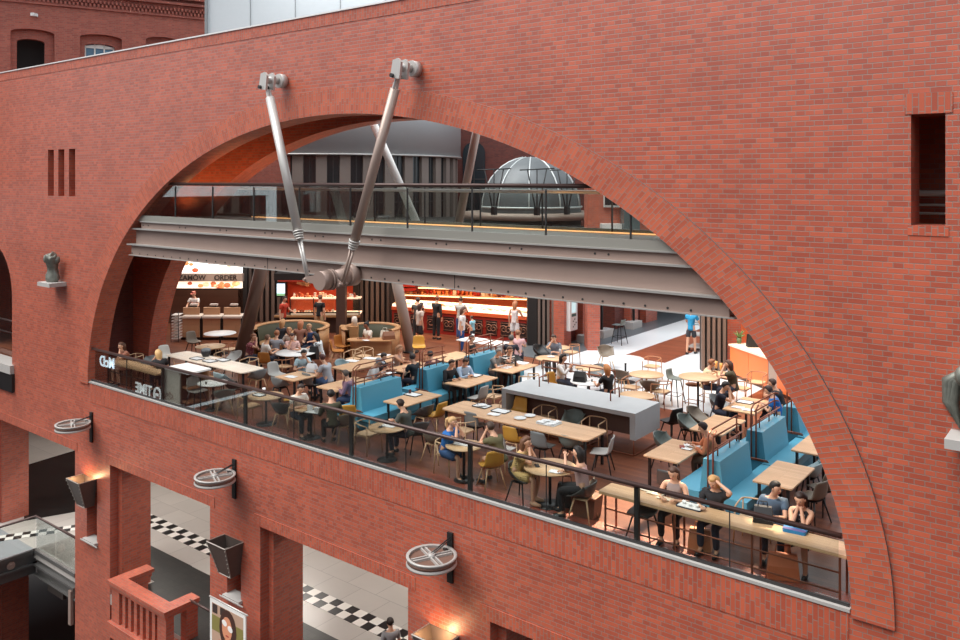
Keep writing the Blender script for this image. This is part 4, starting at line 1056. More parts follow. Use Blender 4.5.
# old brick round house and pale cladding above the facade
W0 = deep(100, CYP, 38)
wd = (RT * 1.7 + FW).normalized(); wn_ = Vector((wd.y, -wd.x, 0))
def pw2(u, v):
    d = ray(u, v); o = Vector((0, -DIST, EYE)); n = wn_
    t = (Vector((W0.x, W0.y, 0)) - Vector((o.x, o.y, 0))).dot(n) / Vector((d.x, d.y, 0)).dot(n)
    p = o + d * t; return ((Vector((p.x, p.y, 0)) - Vector((W0.x, W0.y, 0))).dot(wd), p.z)
fr2 = lambda a, y, z: Vector((W0.x, W0.y, 0)) + wd * a - wn_ * y + Vector((0, 0, z))
def arched(u0, u1, vt, rise, zb):
    a0 = pw2(u0, vt + 4)[0]; a1 = pw2(u1, vt + 4)[0]; zt = pw2((u0 + u1) / 2, vt)[1]; c = (a0 + a1) / 2; h = (a1 - a0) / 2
    return [(a0, zb), (a1, zb)] + [(c + h * math.cos(PI * i / 12), zt - rise + rise * math.sin(PI * i / 12)) for i in range(13)]
ZB = 9.3
mb = MB(); mb.holes([(-14, 6), (9, 6), (9, 17), (-14, 17)], [arched(10.5, 54.5, 29, .18, ZB + 1), arched(80, 122, 34.5, .18, ZB + 1), arched(146, 180, 37, .18, ZB + 1)], 0, .3, fr2); struct('wall_old', mb, M['brick_old'])
mb = MB(); mb.holes([(-14, 6), (9, 6), (9, 17), (-14, 17)], [arched(17, 45, 38, .14, ZB), arched(85.5, 115.5, 43, .14, ZB), arched(151, 176, 44, .14, ZB)], .3, .6, fr2); struct('wall_old_inner', mb, M['brick_old'])
mb = MB(); mb.prism([(-14, 6), (9, 6), (9, 17), (-14, 17)], 1.6, 1.7, lambda a, z, y: fr2(a, y, z)); struct('wall_old_back', mb, M['dark_wall'])
ow = mk('blue paned window in the old brick building', 'blue_window', 'window')
a0, a1 = pw2(85.5, 50)[0], pw2(115.5, 50)[0]; zt = pw2(100, 43)[1]
mb = MB(); mb.prism(rect(a0, a1, ZB, zt + .1), .5, .54, lambda a, z, y: fr2(a, y, z)); mb.build('pane', mat('blue_pane', (72, 112, 140), rough=0.12), ow)
mb = MB()
for k in range(4): x = a0 + .03 + (a1 - a0 - .06) * k / 3; mb.prism(rect(x - .03, x + .03, ZB, zt), .44, .5, lambda a, z, y: fr2(a, y, z))
mb.prism([(a0, zt - .2), (a1, zt - .2), (a1, zt - .12), ((a0 + a1) / 2, zt), (a0, zt - .12)], .44, .5, lambda a, z, y: fr2(a, y, z)); mb.build('frame', mat('frame_white', (226, 226, 222), rough=0.5), ow)
cn = MB(); zc0, zc1 = pw2(150, 14)[1], pw2(150, 3)[1]
cn.prism(rect(-14, 9, zc0 - .05, zc0 + .06), -.1, 0, lambda a, z, y: fr2(a, y, z)); cn.prism(rect(-14, 9, zc1, zc1 + .12), -.25, 0, lambda a, z, y: fr2(a, y, z)); cn.prism(rect(-14, 9, zc1 + .25, zc1 + .6), -.35, 0, lambda a, z, y: fr2(a, y, z))
for k in range(110):
    x = -11 + k * .17
    cn.prism(rect(x, x + .09, zc0 + .06, zc0 + .2), -.14, 0, lambda a, z, y: fr2(a, y, z)); cn.prism(rect(x + .085, x + .17, zc0 + .22, zc0 + .36), -.16, 0, lambda a, z, y: fr2(a, y, z))
struct('cornice', cn, M['brick_old'])
sc_ = mk('small white security camera on the old brick wall', 'security_camera', 'camera')
a, z = pw2(34, 15.5); p = fr2(a, -.2, z)
mb = MB(); mb.box(p, (.15, .3, .13), rz=.5); mb.build('housing', mat('board_white'), sc_, bevel=.02)
mb = MB(); mb.cyl(fr2(a + .1, 0, z), fr2(a, -.2, z), .035, n=8); mb.build('bracket', M['steel_dark'], sc_)
mb = MB(); fbox(mb, 205.5, 470, 33, 34, 9, 18); struct('wall_clad', mb, M['clad'])
mb = MB()
for u in (205.5, 250, 295, 340, 385): fbox(mb, u, u + .5, 32.97, 33, 9, 18)
fbox(mb, 204.6, 207, 32.9, 33.6, 9, 18)
struct('trim_7', mb, mat('clad_joint', (128, 132, 134), rough=0.5))
# ================================================================ furniture kinds
OAK = wood_mat('table_oak', (224, 182, 142), (210, 166, 126), rough=0.38, w=1.1, h=.09, mortar=(176, 136, 98))
PALE = mat('white_table_laminate', (242, 240, 236), rough=0.3)
ROUNDOAK = wood_mat('round_oak', (216, 180, 142), (206, 168, 128), rough=0.4, w=1.5, h=.12, mortar=(188, 150, 114))
BLK = M['black']
LWOOD = mat('leg_light_wood', (208, 172, 134), rough=0.5)
CWOOD = mat('frame_warm_wood', (176, 120, 84), rough=0.5)
COPPER = mat('copper_tube', (150, 92, 70), rough=0.35, metal=0.55)
PLAST = {'grey': mat('shell_grey', (128, 132, 132), rough=0.45), 'dark': mat('shell_dark_grey', (76, 74, 72), rough=0.5), 'sage': mat('shell_sage', (112, 120, 114), rough=0.5), 'pale': mat('shell_pale_grey', (178, 174, 168), rough=0.5),
         'mustard': mat('shell_mustard', (206, 152, 62), rough=0.45), 'blue': mat('shell_ice_blue', (150, 172, 176), rough=0.45), 'taupe': mat('shell_taupe', (120, 108, 94), rough=0.5), 'black': mat('shell_black', (34, 33, 33), rough=0.5), 'white': mat('shell_white', (214, 208, 198), rough=0.5), 'ochre': mat('shell_ochre', (176, 112, 48), rough=0.5)}
def interp(P, t):
    n = len(P) - 1; x = min(max(t, 0), 1) * n; i = min(int(x), n - 1); f = x - i
    g = lambda k: P[max(0, min(n, k))]
    out = []
    for d in range(len(P[0])):
        p0, p1, p2, p3 = g(i - 1)[d], g(i)[d], g(i + 1)[d], g(i + 2)[d]
        out.append(.5 * (2 * p1 + (p2 - p0) * f + (2 * p0 - 5 * p1 + 4 * p2 - p3) * f * f + (3 * p1 - p0 - 3 * p2 + p3) * f ** 3))
    return out
#          y,    z,   half width, rise of the edge (z), pull forward (y)
TUB = [(.23, .455, .21, .0, 0), (.12, .44, .255, .06, 0), (-.02, .43, .275, .17, 0), (-.15, .44, .285, .25, .03), (-.23, .53, .29, .20, .10), (-.265, .65, .285, .06, .15), (-.285, .755, .24, -.05, .15)]
SIDE = [(.23, .45, .2, .0, 0), (.1, .445, .23, .015, 0), (-.05, .435, .235, .03, 0), (-.17, .45, .23, .05, .02), (-.225, .54, .215, .03, .05), (-.25, .68, .21, 0, .055), (-.275, .82, .18, -.02, .04)]
def shell(kind):
    P = TUB if kind == 'tub' else SIDE
    def fn(u, v):
        y, z, w, rise, pull = interp(P, v); s = 2 * u - 1; e = abs(s) ** 2.4
        return (s * w, y + pull * e, z + rise * e)
    mb = MB(); mb.sheet(fn, 12, 14, .016); return mb
def legs4(t, m, top, z0=.43, sx=.17, sy=.15, spread=.07, r0=.013, r1=.018):
    for sx_, sy_ in ((1, 1), (-1, 1), (-1, -1), (1, -1)):
        mb = MB(); mb.cyl((sx_ * (sx + spread), sy_ * (sy + spread) - .02, 0), (sx_ * sx * .8, sy_ * sy * .8 - .02, z0), r0, r1, 8); mb.build('leg', m, t)
def mk_shell(kind, color, legm):
    def f(label, loc, rz, group):
        t = thing('shell_chair' if kind == 'side' else 'tub_chair', label, 'chair', loc, rz, group)
        shell(kind).build('shell', PLAST[color], t)
        legs4(t, legm, .43)
        mb = MB(); mb.box((0, -.02, .415), (.28, .26, .02)); mb.build('under_frame', legm, t)
        return t
    return f
def mk_hoop(m, seatm):
    def f(label, loc, rz, group):
        t = thing('hoop_chair', label, 'chair', loc, rz, group)
        mb = MB(); mb.prism(rrect(.44, .42, .12), .435, .462); mb.build('seat', seatm, t)
        for sx, sy, h in ((1, 1, .66), (-1, 1, .66), (1, -1, .70), (-1, -1, .70)):
            mb = MB(); mb.cyl((sx * .25, sy * .22, 0), (sx * .23, sy * .19, h), .014, .014, 8); mb.build('leg', m, t)
        mb = MB()
        mb.tube([(.23, .19, .66), (.245, 0, .68)] + [(.24 * math.cos(math.radians(a)), -.14 + .13 * -math.sin(math.radians(a)), .70) for a in range(0, 181, 15)] + [(-.245, 0, .68), (-.23, .19, .66)], .015, 8)
        mb.build('back_hoop', m, t)
        mb = MB(); mb.tube([(.23, .19, .42), (.23, -.19, .42), (-.23, -.19, .42), (-.23, .19, .42)], .011, 6, True); mb.build('seat_rail', m, t)
        return t
    return f
def mk_stool(color, legm, back=True, hoop=False):
    def f(label, loc, rz, group):
        t = thing('bar_stool', label, 'stool', loc, rz, group)
        H = .75
        if hoop:
            mb = MB(); mb.lathe([(0, 0), (.2, 0), (.21, .03), (0, .035)], 18, (0, 0, H)); mb.build('seat', CWOOD, t)
            for sx, sy in ((1, 1), (-1, 1), (1, -1), (-1, -1)):
                mb = MB(); mb.cyl((sx * .22, sy * .2, 0), (sx * .2, sy * .18, H + .2), .015, n=8); mb.build('leg', legm, t)
            mb = MB(); mb.tube([(.2, .18, H + .2), (.2, -.18, H + .2), (-.2, -.18, H + .2), (-.2, .18, H + .2)], .015, 6); mb.build('back_hoop', legm, t)
        else:
            P = [(p[0], p[1] + H - .45, p[2] * .88, p[3] * .6, p[4]) for p in SIDE[:6]]
            def fn(u, v):
                y, z, w, rise, pull = interp(P, v); s = 2 * u - 1; e = abs(s) ** 2.4
                return (s * w, y + pull * e, z + rise * e)
            mb = MB(); mb.sheet(fn, 10, 12, .016); mb.build('shell', PLAST[color], t)
            legs4(t, legm, .7, z0=H - .01, spread=.08)
        mb = MB(); mb.tube([(.2, .18, .3), (-.2, .18, .3), (-.2, -.2, .3), (.2, -.2, .3)], .011, 6, True); mb.build('foot_rail', legm, t)
        return t
    return f
KIND = {'tubw': lambda c: mk_shell('tub', c, LWOOD), 'tubb': lambda c: mk_shell('tub', c, BLK), 'sidew': lambda c: mk_shell('side', c, LWOOD), 'sideb': lambda c: mk_shell('side', c, BLK),
        'hoop': lambda c: mk_hoop(LWOOD, ROUNDOAK), 'hoopc': lambda c: mk_hoop(CWOOD, ROUNDOAK), 'stool': lambda c: mk_stool(c, BLK), 'stoolh': lambda c: mk_stool(c, CWOOD, hoop=True)}
FACE = {'N': 0, 'S': 180, 'E': -90, 'W': 90, 'NE': -45, 'NW': 45, 'SE': -135, 'SW': 135}
def yawof(f): return math.radians(FACE[f] if isinstance(f, str) else f)
def chair(kind, color, u, v, face, label, group=None, z=.45):
    p = atc(u, v, z, .46)
    c = 'stool' if kind.startswith('stool') else 'chair'
    return place((kind, color), KIND[kind](color), (p.x, p.y, 0), yawof(face), label, c, group)
def table(x0, x1, y0, y1, label, h=.75, top=None, r=.03, legs='black', bolt=0, group=None, leg_in=.1):
    t = thing('dining_table', label, 'table', ((x0 + x1) / 2, (y0 + y1) / 2, 0), 0, group)
    w, d = x1 - x0, y1 - y0
    mb = MB(); mb.prism(rrect(w, d, r), h - .03, h); mb.build('tabletop', top or OAK, t)
    lm = BLK if legs == 'black' else CWOOD
    for sx in (-1, 1):
        for sy in (-1, 1):
            mb = MB(); x, y = sx * (w / 2 - leg_in), sy * (d / 2 - leg_in)
            mb.box((x, y, (h - .03) / 2), (.05, .05, h - .03)); mb.build('leg', lm, t)
    mb = MB(); mb.bb(-w / 2 + leg_in, w / 2 - leg_in, -.025, .025, h - .08, h - .03); mb.build('under_bar', lm, t)
    return t
def rtable(u, v, r, label, h=.75, top=None, edge=None, stem=None, group=None):
    p = atc(u, v, h, .16 + r)
    t = thing('round_table', label, 'table', (p.x, p.y, 0), 0, group)
    mb = MB(); mb.lathe([(0, h - .025), (r - .01, h - .025), (r, h - .012), (r - .004, h), (0, h)], 32); mb.build('tabletop', top or ROUNDOAK, t)
    mb = MB(); mb.cyl((0, 0, .02), (0, 0, h - .025), .03, n=10); mb.build('stem', stem or BLK, t)
    mb = MB(); mb.lathe([(0, 0), (r * .55, 0), (r * .55, .012), (.05, .03), (0, .03)], 24); mb.build('foot', stem or BLK, t)
    return t
# ---------------------------------------------------------------- tables
table(-24.45, -20.35, 1.78, 2.6, 'long sunlit wooden table far along the rail, beyond the leaning brown column', r=.12, top=wood_mat('sunlit_oak', (250, 236, 218), (242, 222, 200), rough=0.35, w=1.4, h=.1, mortar=(206, 180, 152)))  # sunlight on this table put into a paler oak colour
table(-13.35, -9.2, 2.5, 3.45, 'long round-cornered oak table in front of the concrete bar', r=.12)
table(-19.25, -18.4, 2.08, 3.02, 'small oak table of the man in light blue and woman in grey')
table(-17.45, -16.6, 2.05, 3.5, 'oak table the man in purple leans on, backed by the first blue bench')
table(-14.95, -14.15, 2.1, 3.5, 'oak table with a tray and dark cup before the first blue bench')
table(-14.95, -14.15, 4.5, 5.95, 'oak table of the two men in black and light blue')
table(-14.9, -14.15, 6.6, 8.0, 'oak table of the grey haired man and striped companion')
table(-17.4, -16.65, 4.75, 6.1, 'oak table under the copper rail where the man in black T-shirt eats')
table(-17.4, -16.6, 6.6, 8.0, 'oak table behind the second blue bench of the middle row')
table(-7.82, -7.05, 2.42, 3.8, 'oak table with white papers where the man in orange and navy writes')
table(-7.82, -7.05, 4.68, 6.15, 'empty oak table behind the man in orange and navy')
table(-7.87, -7.08, 6.75, 8.2, 'orange lit oak table of the man in navy with trays')
table(-5.55, -4.82, 2.38, 3.8, 'empty oak table in front of the second blue bench near the arch foot')
table(-5.55, -4.82, 4.63, 6.05, 'oak table half hidden by the arch foot')
a, b = at(340, 366, .75), at(398, 357, .75)
table(a.x - .1, a.x + .75, a.y - .3, b.y + .1, 'long oak table with white papers below the wooden booth counter')
p = at(483, 341, .75); table(p.x - .9, p.x + .9, p.y - .4, p.y + .4, 'white topped table in front of the standing woman in jeans', top=PALE, legs='wood')
rtable(210.4, 346, .5, 'white round table nearer the long sunlit table')
rtable(220, 333, .58, 'white round table nearer the order counter', top=PALE)
rtable(213, 385, .42, 'small white round table by the rail with a grey chair', top=PALE)
rtable(266, 397, .46, 'small round oak table by the rail with a white cup and bag')
rtable(296, 352, .66, 'white round table of the man in pink', top=PALE)
rtable(311, 412.5, .43, 'round oak table of the man in white by the rail')
rtable(387, 428, .43, 'round oak table of the young man in dark T-shirt by the rail')
rtable(464, 445, .4, 'round oak table of the couple in blue and olive by the rail')
rtable(550, 474, .52, 'round oak table of the woman in flowered dress by the rail')
rtable(698, 376.5, .52, 'high round oak table with black stem beside the taupe slats', h=1.05)
rtable(589, 367.5, .42, 'round oak table in front of the white floor path', stem=CWOOD)
rtable(625.5, 358.5, .58, 'white round table on the white floor', top=PALE)
rtable(646.5, 374, .5, 'round pale table between two taupe chairs', stem=CWOOD)
rtable(637, 395, .46, 'round oak table right behind the concrete bar')
rtable(588, 381, .5, 'white round table with a black bag behind the concrete bar', top=PALE)
rtable(550, 358, .46, 'round oak table of the man in grey behind the copper rail')
rtable(558, 347, .4, 'round oak table between the slats and the man in grey', stem=CWOOD)
rtable(719, 374, .42, 'small table of the cream and green couple at the orange counter', stem=CWOOD)
# ---------------------------------------------------------------- counters along the rail
def rail_counter(x0, x1, label, copper):
    t = thing('rail_counter', label, 'counter', ((x0 + x1) / 2, .38, 0))
    w = x1 - x0
    mb = MB(); mb.prism(rrect(w, .5, .03), .71, .76); mb.build('worktop', OAK, t)
    n = max(2, int(w / 1.3) + 1)
    for k in range(n):
        x = -w / 2 + .12 + (w - .24) * k / (n - 1)
        for y in (-.2, .2):
            mb = MB(); mb.box((x, y, .355), (.03, .03, .71)); mb.build('leg', COPPER if copper else BLK, t)
    for z in (.46, .16):
        mb = MB(); mb.tube([(-w / 2 + .12, -.2, z), (w / 2 - .12, -.2, z)], .014, 6); mb.build('cross_rail', COPPER if copper else BLK, t)
    return t
rail_counter(-7.55, -3.3, 'long oak counter with copper frame along the near end of the glass railing', True)
rail_counter(-25.1, -22.15, 'oak counter along the far end of the glass railing behind the glowing letters', False)
# waste cabinet
cx = onY(164.5, 390, .2).x + .7
t = thing('waste_cabinet', 'white marbled waste cabinet with thin brown scrawl by the rail', 'cabinet', (cx - .1, .55, 0))
mb = MB(); mb.bb(-.6, .6, -.38, .38, .95, 1.0); mb.build('top', PALE, t)
mb = MB(); mb.bb(-.56, -.5, -.34, .34, 0, .95); mb.bb(-.5, .56, .3, .34, 0, .95); mb.build('body', wood_light, t)
mb = MB(); mb.bb(-.58, .22, -.38, -.34, 0, .95); fp = mb.build('front_panel', mat('cabinet_white', (224, 216, 206), rough=0.4), t)
mb = MB()
for k in range(3):
    mb.tube([(-.45 + .13 * k + .06 * math.cos(a) * (1 + k * .2), -.384, .22 + .05 * k % .1 + .07 * math.sin(a * 1.3 + k)) for a in [i * .5 for i in range(14)]], .006, 4)
mb.build('scrawl', mat('scrawl_brown', (150, 84, 70)), fp)
mb = MB(); mb.bb(.22, .54, -.3, .3, .1, .16); mb.bb(.22, .54, -.3, .3, .5, .56); mb.build('shelf', CWOOD, t)
# ---------------------------------------------------------------- concrete bar
bx0, bx1, by0, by1 = -12.75, -8.93, 4.22, 5.5
t = thing('concrete_bar', 'big pale concrete block bar on copper legs in the middle of the floor', 'bar', ((bx0 + bx1) / 2, (by0 + by1) / 2, 0))
CON = mat('pale_concrete', (186, 188, 188), rough=0.55, noise=.08, nscale=3)
w, d = bx1 - bx0, by1 - by0
mb = MB(); mb.bb(-w / 2, w / 2, -d / 2, d / 2, .9, 1.0); mb.build('top', CON, t)
for s in (-1, 1):
    mb = MB(); mb.bb(s * (w / 2 - .14), s * w / 2, -d / 2, d / 2, .38, .9); mb.build('end_slab', CON, t)
mb = MB(); mb.bb(-w / 2 + .14, w / 2 - .14, -d / 2 + .35, d / 2 - .02, .38, .9); mb.build('dark_core', mat('bar_core', (92, 66, 56), rough=0.6), t)
for x in (-w / 2 + .06, -w / 6, w / 6, w / 2 - .06):
    mb = MB()
    mb.tube([(x, -d / 2 + .04, .38), (x, -d / 2 + .04, .02), (x, d / 2 - .04, .02), (x, d / 2 - .04, .38)], .018, 6); mb.build('leg', COPPER, t)
mb = MB(); mb.tube([(-w / 2 + .06, -d / 2 + .04, .02), (w / 2 - .06, -d / 2 + .04, .02)], .018, 6); mb.build('floor_rail', COPPER, t)
for u, v, lab in ((544, 385, 'small copper hoop rail standing on the far half of the concrete bar'), (615, 399, 'small copper hoop rail standing on the near half of the concrete bar')):
    p = at(u, v, 1.0)
    mb = MB(); mb.tube([(0, -.22, 0), (0, -.22, .24), (0, .22, .24), (0, .22, 0)], .018, 6); single('hoop_rail', mb, COPPER, lab, 'rail', (p.x, p.y, 1.0))
# ---------------------------------------------------------------- blue benches, back to back, with copper rails
BLUE = mat('blue_leather', (86, 164, 190), rough=0.45)
BLUE2 = mat('blue_leather_seam', (62, 132, 158), rough=0.5)
def bench(x, y0, y1, label, long_seat=0.0, sides=(1, -1)):
    """double bench whose backrest runs away from the viewer; x is the visible face of the backrest"""
    L = y1 - y0
    t = thing('banquette', label, 'bench', (x - .16, y0, 0), 0, 'blue double benches')
    mb = MB(); mb.prism([(-.24, .05), (.24, .05), (.24, .44), (.16, 1.08), (-.16, 1.08), (-.24, .44)], 0, L, lambda a, z, y: Vector((a, y, z))); mb.build('backrest', BLUE, t, bevel=.035)
    for s in sides:
        mb = MB(); mb.bb(s * .2, s * .72, -.12, L + .62 + long_seat, .30, .47); mb.build('seat', BLUE, t, bevel=.04)
        mb = MB(); mb.bb(s * .2, s * .66, -.08, L + .58 + long_seat, .04, .30); mb.build('plinth', BLUE2, t)
    mb = MB()
    for s in (-1, 1): mb.tube([(s * .05, -.05, .5), (s * .05, -.05, 1.55), (s * .05, .1, 1.62)], .018, 6)
    for z, e in ((1.62, 0), (1.45, .05)):
        mb.tube([(-.05, .1 + e, z), (-.05, L - .1, z - .02), (.05, L - .1, z - .02)], .016, 6)
    mb.tube([(.05, -.05, 1.30), (.05, L - .05, 1.28)], .016, 6); mb.tube([(-.05, -.05, 1.18), (-.05, L - .05, 1.16)], .016, 6)
    for y in (.3, L * .6, L - .1): mb.tube([(0, y, 1.06), (0, y, 1.3)], .014, 6)
    mb.tube([(-.05, L - .1, 1.06), (-.05, L - .1, 1.6)], .016, 6)
    mb.build('copper_rail', COPPER, t)
    mb = MB(); mb.tube([(-.12, -.06, .5), (.32, -.06, .5), (.32, -.16, .56), (-.12, -.16, .56)], .014, 6); mb.build('foot_clip', COPPER, t)
    return t
bench(-15.4, 1.75, 3.25, 'blue double bench nearest the rail in the middle row, beside the man in purple')
bench(-15.4, 4.28, 5.3, 'blue double bench behind the man in black jacket')
bench(-15.4, 6.35, 7.6, 'blue double bench behind the grey haired man')
bench(-6.05, 2.06, 3.57, 'blue double bench beside the man in orange and navy by the arch foot')
bench(-6.05, 4.35, 5.85, 'blue double bench in the middle of the row by the arch foot')
bench(-6.05, 6.68, 7.8, 'blue double bench mostly hidden by the arch foot')
# ---------------------------------------------------------------- copper rail behind the man in grey and by the far tables
def screen_rail(pts, label, posts_):
    t = thing('copper_rail', label, 'rail', (0, 0, 0))
    for z in (1.05, .85):
        mb = MB(); mb.tube([(p.x, p.y, z) for p in pts], .02, 6); mb.build('bar', COPPER, t)
    for p in posts_:
        mb = MB(); mb.cyl((p.x, p.y, 0), (p.x, p.y, 1.05), .018, n=6); mb.build('post', COPPER, t)
a, b = at(543, 360, 1.05), at(615, 371, 1.05)
screen_rail([a, b], 'thin copper rail between the man in grey and the woman in white blouse', [a, a.lerp(b, .33), a.lerp(b, .66), b])
a, b = at(477, 364, 1.0), at(503, 337, 1.0); a = at(473, 349, 1.05); b = at(503, 337, 1.05)
screen_rail([a, b], 'copper rail in front of the red food counter', [a, a.lerp(b, .5), b])
# ---------------------------------------------------------------- chairs
G1 = 'chairs along the rail'
chair('tubw', 'dark', 582, 496, 100, 'dark grey tub chair with wood legs beside the brown basket behind the railing')
chair('tubb', 'dark', 522, 480, 'E', 'dark tub chair the woman in flowered dress sits on')
chair('sidew', 'mustard', 491, 465, 60, 'mustard chair the man in olive sits on')
chair('hoop', '', 449, 452, 'E', 'pale hoop chair under the woman in blue dress')
chair('sidew', 'pale', 503, 449, 'N', 'pale grey chair behind the man in olive')
chair('hoop', '', 463, 430, 'N', 'pale hoop chair at the near left corner of the long oak table')
chair('sideb', 'grey', 476, 425, 'N', 'grey shell chair behind the heads of the blue and olive couple')
chair('sidew', 'mustard', 515, 440, 'N', 'mustard shell chair on the near side of the long oak table')
chair('sideb', 'grey', 543, 446, 'N', 'grey shell chair next to the mustard one, above the flowered dress woman')
chair('tubb', 'sage', 571, 446, 'N', 'sage tub chair nearest the viewer along the long oak table near side')
chair('sideb', 'pale', 602, 452, 110, 'pale seated black legged chair turned sideways past the end of the long table')
chair('hoop', '', 497, 407, 'S', 'pale hoop chair at the far side of the long table, by its far end')
chair('sidew', 'mustard', 516, 413, 'S', 'mustard chair between the long table and the concrete bar')
chair('hoop', '', 545, 418, 'S', 'pale hoop chair facing the cluttered tray on the long table')
chair('tubb', 'sage', 572, 424, 'S', 'sage tub chair between the long table and the concrete bar')
chair('hoop', '', 594, 430, 'S', 'pale hoop chair at the far side of the long table, by its near end')
chair('sideb', 'dark', 643, 512, 'S', 'dark shell chair pushed to the rail counter beside the woman with long brown hair')
chair('sideb', 'dark', 671, 486, 'N', 'dark shell chair at the near end of the writing man table')
chair('tubb', 'sage', 666, 447, 'E', 'sage tub chair facing the man who writes')
chair('tubb', 'sage', 689, 428, 'E', 'sage tub chair at the empty table behind the writing man')
chair('tubb', 'taupe', 698, 420, 'E', 'taupe tub chair behind the sage one at the empty table')
chair('sideb', 'black', 671, 421, 70, 'black wooden chair standing alone behind the concrete bar end')
chair('stool', 'sage', 675, 389, 'E', 'sage bar stool at the high round table')
chair('stoolh', '', 693, 396, 'N', 'warm wood bar stool with arm hoop at the high round table')
chair('stoolh', '', 708, 390, 'W', 'dark seated wood bar stool behind the high round table')
chair('tubw', 'taupe', 606, 355, 'SE', 'taupe tub chair farthest out on the white floor')
chair('tubw', 'taupe', 622, 378, 'N', 'taupe tub chair in front of the white round table')
chair('tubw', 'taupe', 650, 389, 20, 'taupe tub chair before the pale round table behind the bar')
chair('hoopc', '', 652, 366, 'S', 'copper framed hoop chair beyond the pale round table')
chair('hoopc', '', 661, 391, 'W', 'copper framed hoop chair between the pale table and the high table')
chair('hoopc', '', 632, 387, 'S', 'pale hoop chair behind the round oak table at the bar')
chair('tubb', 'grey', 597, 375, 'S', 'grey tub chair behind the white table with the black bag')
chair('tubb', 'grey', 720, 407, 'E', 'grey tub chair the man in navy sits on')
chair('hoopc', '', 741, 388, 'W', 'warm hoop chair of the woman with glasses at the orange counter')
chair('hoopc', '', 757, 382, 'S', 'warm hoop chair standing empty below the orange counter')
chair('tubb', 'blue', 808, 475, 'W', 'ice blue tub chair at the empty table near the arch foot')
chair('sideb', 'taupe', 812, 497, 70, 'black legged taupe chair beside the woman in polka dots')
chair('sideb', 'taupe', 823, 488, 60, 'black legged taupe chair nearest the arch foot bricks')
chair('hoop', '', 752, 518, 'S', 'pale hoop chair of the man in blue T-shirt at the rail counter')
chair('hoop', '', 301, 417, 'E', 'pale hoop chair under the man in white shirt')
chair('tubw', 'taupe', 343, 424, 70, 'taupe tub chair the person in dark green sits on')
chair('sidew', 'mustard', 348, 417, 'NW', 'mustard chair against the first blue bench')
chair('sidew', 'mustard', 293, 399, 'SW', 'mustard chair behind the man in white shirt')
chair('tubw', 'dark', 283, 412, 30, 'dark tub chair with wood legs left of the man in white shirt')
chair('tubb', 'grey', 281, 386, 'N', 'grey tub chair at the near side of the small blue shirt table')
chair('sidew', 'pale', 277, 375, 'E', 'pale grey chair at the far corner of the small blue shirt table')
chair('sideb', 'grey', 312, 384, 'N', 'grey shell chair below the woman in grey T-shirt')
chair('hoop', '', 250, 410, 'E', 'pale hoop chair at the small round table with cup and bag')
chair('tubw', 'grey', 257, 378, 'W', 'grey tub chair at the near end of the sunlit long table')
chair('hoop', '', 249, 367, 'S', 'pale hoop chair on the far side of the sunlit table near its end')
chair('tubb', 'blue', 223, 381, 'N', 'bluish tub chair on the near side of the sunlit table')
chair('tubb', 'black', 234, 388, 'N', 'black tub chair by the rail post next to the sunlit table')
chair('hoopc', '', 184, 372, 'N', 'warm hoop chair at the far near-side corner of the sunlit table')
chair('hoopc', '', 209, 378, 'N', 'warm hoop chair in the middle of the sunlit table near side')
chair('hoop', '', 215, 358, 'S', 'pale hoop chair behind the black bowl on the sunlit table')
chair('tubb', 'pale', 233, 361, 'S', 'pale tub chair on the far side of the sunlit table')
chair('sideb', 'pale', 197, 395, 'E', 'pale shell chair facing the small white round table by the rail')
chair('tubw', 'sage', 224, 402, 60, 'sage tub chair with wood legs by the small white round table')
chair('sidew', 'white', 167, 357, 'E', 'white shell chair behind the blonde woman in black')
chair('sideb', 'taupe', 194, 342, 'E', 'taupe chair beside the tray rack and the order counter')
chair('tubb', 'black', 215, 354, 'N', 'black tub chair tucked under the white round table')
chair('hoopc', '', 231, 349, 'W', 'warm hoop chair by the foot of the leaning brown column')
chair('tubb', 'grey', 147, 366, 'S', 'grey tub chair at the far rail counter')
chair('hoop', '', 134, 363, 'S', 'pale hoop chair at the far rail counter beside the crossed legs')
chair('hoop', '', 368, 433, 'E', 'pale hoop chair opposite the young man in dark T-shirt')
chair('tubw', 'taupe', 435, 441, 10, 'taupe tub chair turned from the rail at the young man table')
chair('tubb', 'dark', 417, 432, 60, 'dark tub chair the young man in T-shirt sits on')
chair('tubw', 'dark', 423, 415, 'W', 'dark tub chair at the table with tray and cup')
chair('sidew', 'mustard', 436, 415, 'W', 'mustard chair at the table with tray and cup')
chair('sidew', 'pale', 478, 398, 'W', 'pale grey chair opposite the man in black jacket')
chair('hoop', '', 493, 396, 'W', 'pale hoop chair opposite the man in light blue')
chair('hoop', '', 529, 383, 'W', 'pale hoop chair opposite the grey haired man')
chair('tubw', 'blue', 344, 370, 'E', 'ice blue tub chair at the papered table below the booth')
chair('hoop', '', 353, 359, 'S', 'pale hoop chair behind the papered table')
chair('hoop', '', 364, 356, 'S', 'second pale hoop chair behind the papered table')
chair('sidew', 'ochre', 342, 346, 'E', 'ochre chair drawn up to the wooden booth table')
chair('sidew', 'ochre', 337, 351, 'NE', 'ochre chair between the man in black and the booth table')
chair('sidew', 'ochre', 266, 362, 30, 'ochre chair of the person with white top and shoulder strap')
chair('hoopc', '', 284, 366, 'W', 'warm hoop chair between the white round table and the ochre chair')
chair('sidew', 'mustard', 419, 347, 'SE', 'mustard chair beside the leaning grey column')
chair('tubb', 'dark', 440, 363, 'W', 'dark tub chair behind the second blue bench')
chair('tubb', 'grey', 445, 366, 'W', 'grey tub chair behind the second blue bench')
chair('tubb', 'grey', 429, 369, 'W', 'grey tub chair next to the person in maroon')
chair('tubb', 'black', 541, 354, 'E', 'black tub chair beside the man in grey at the slats')
chair('hoopc', '', 571, 352, 'W', 'copper framed hoop chair in front of the passage pier')
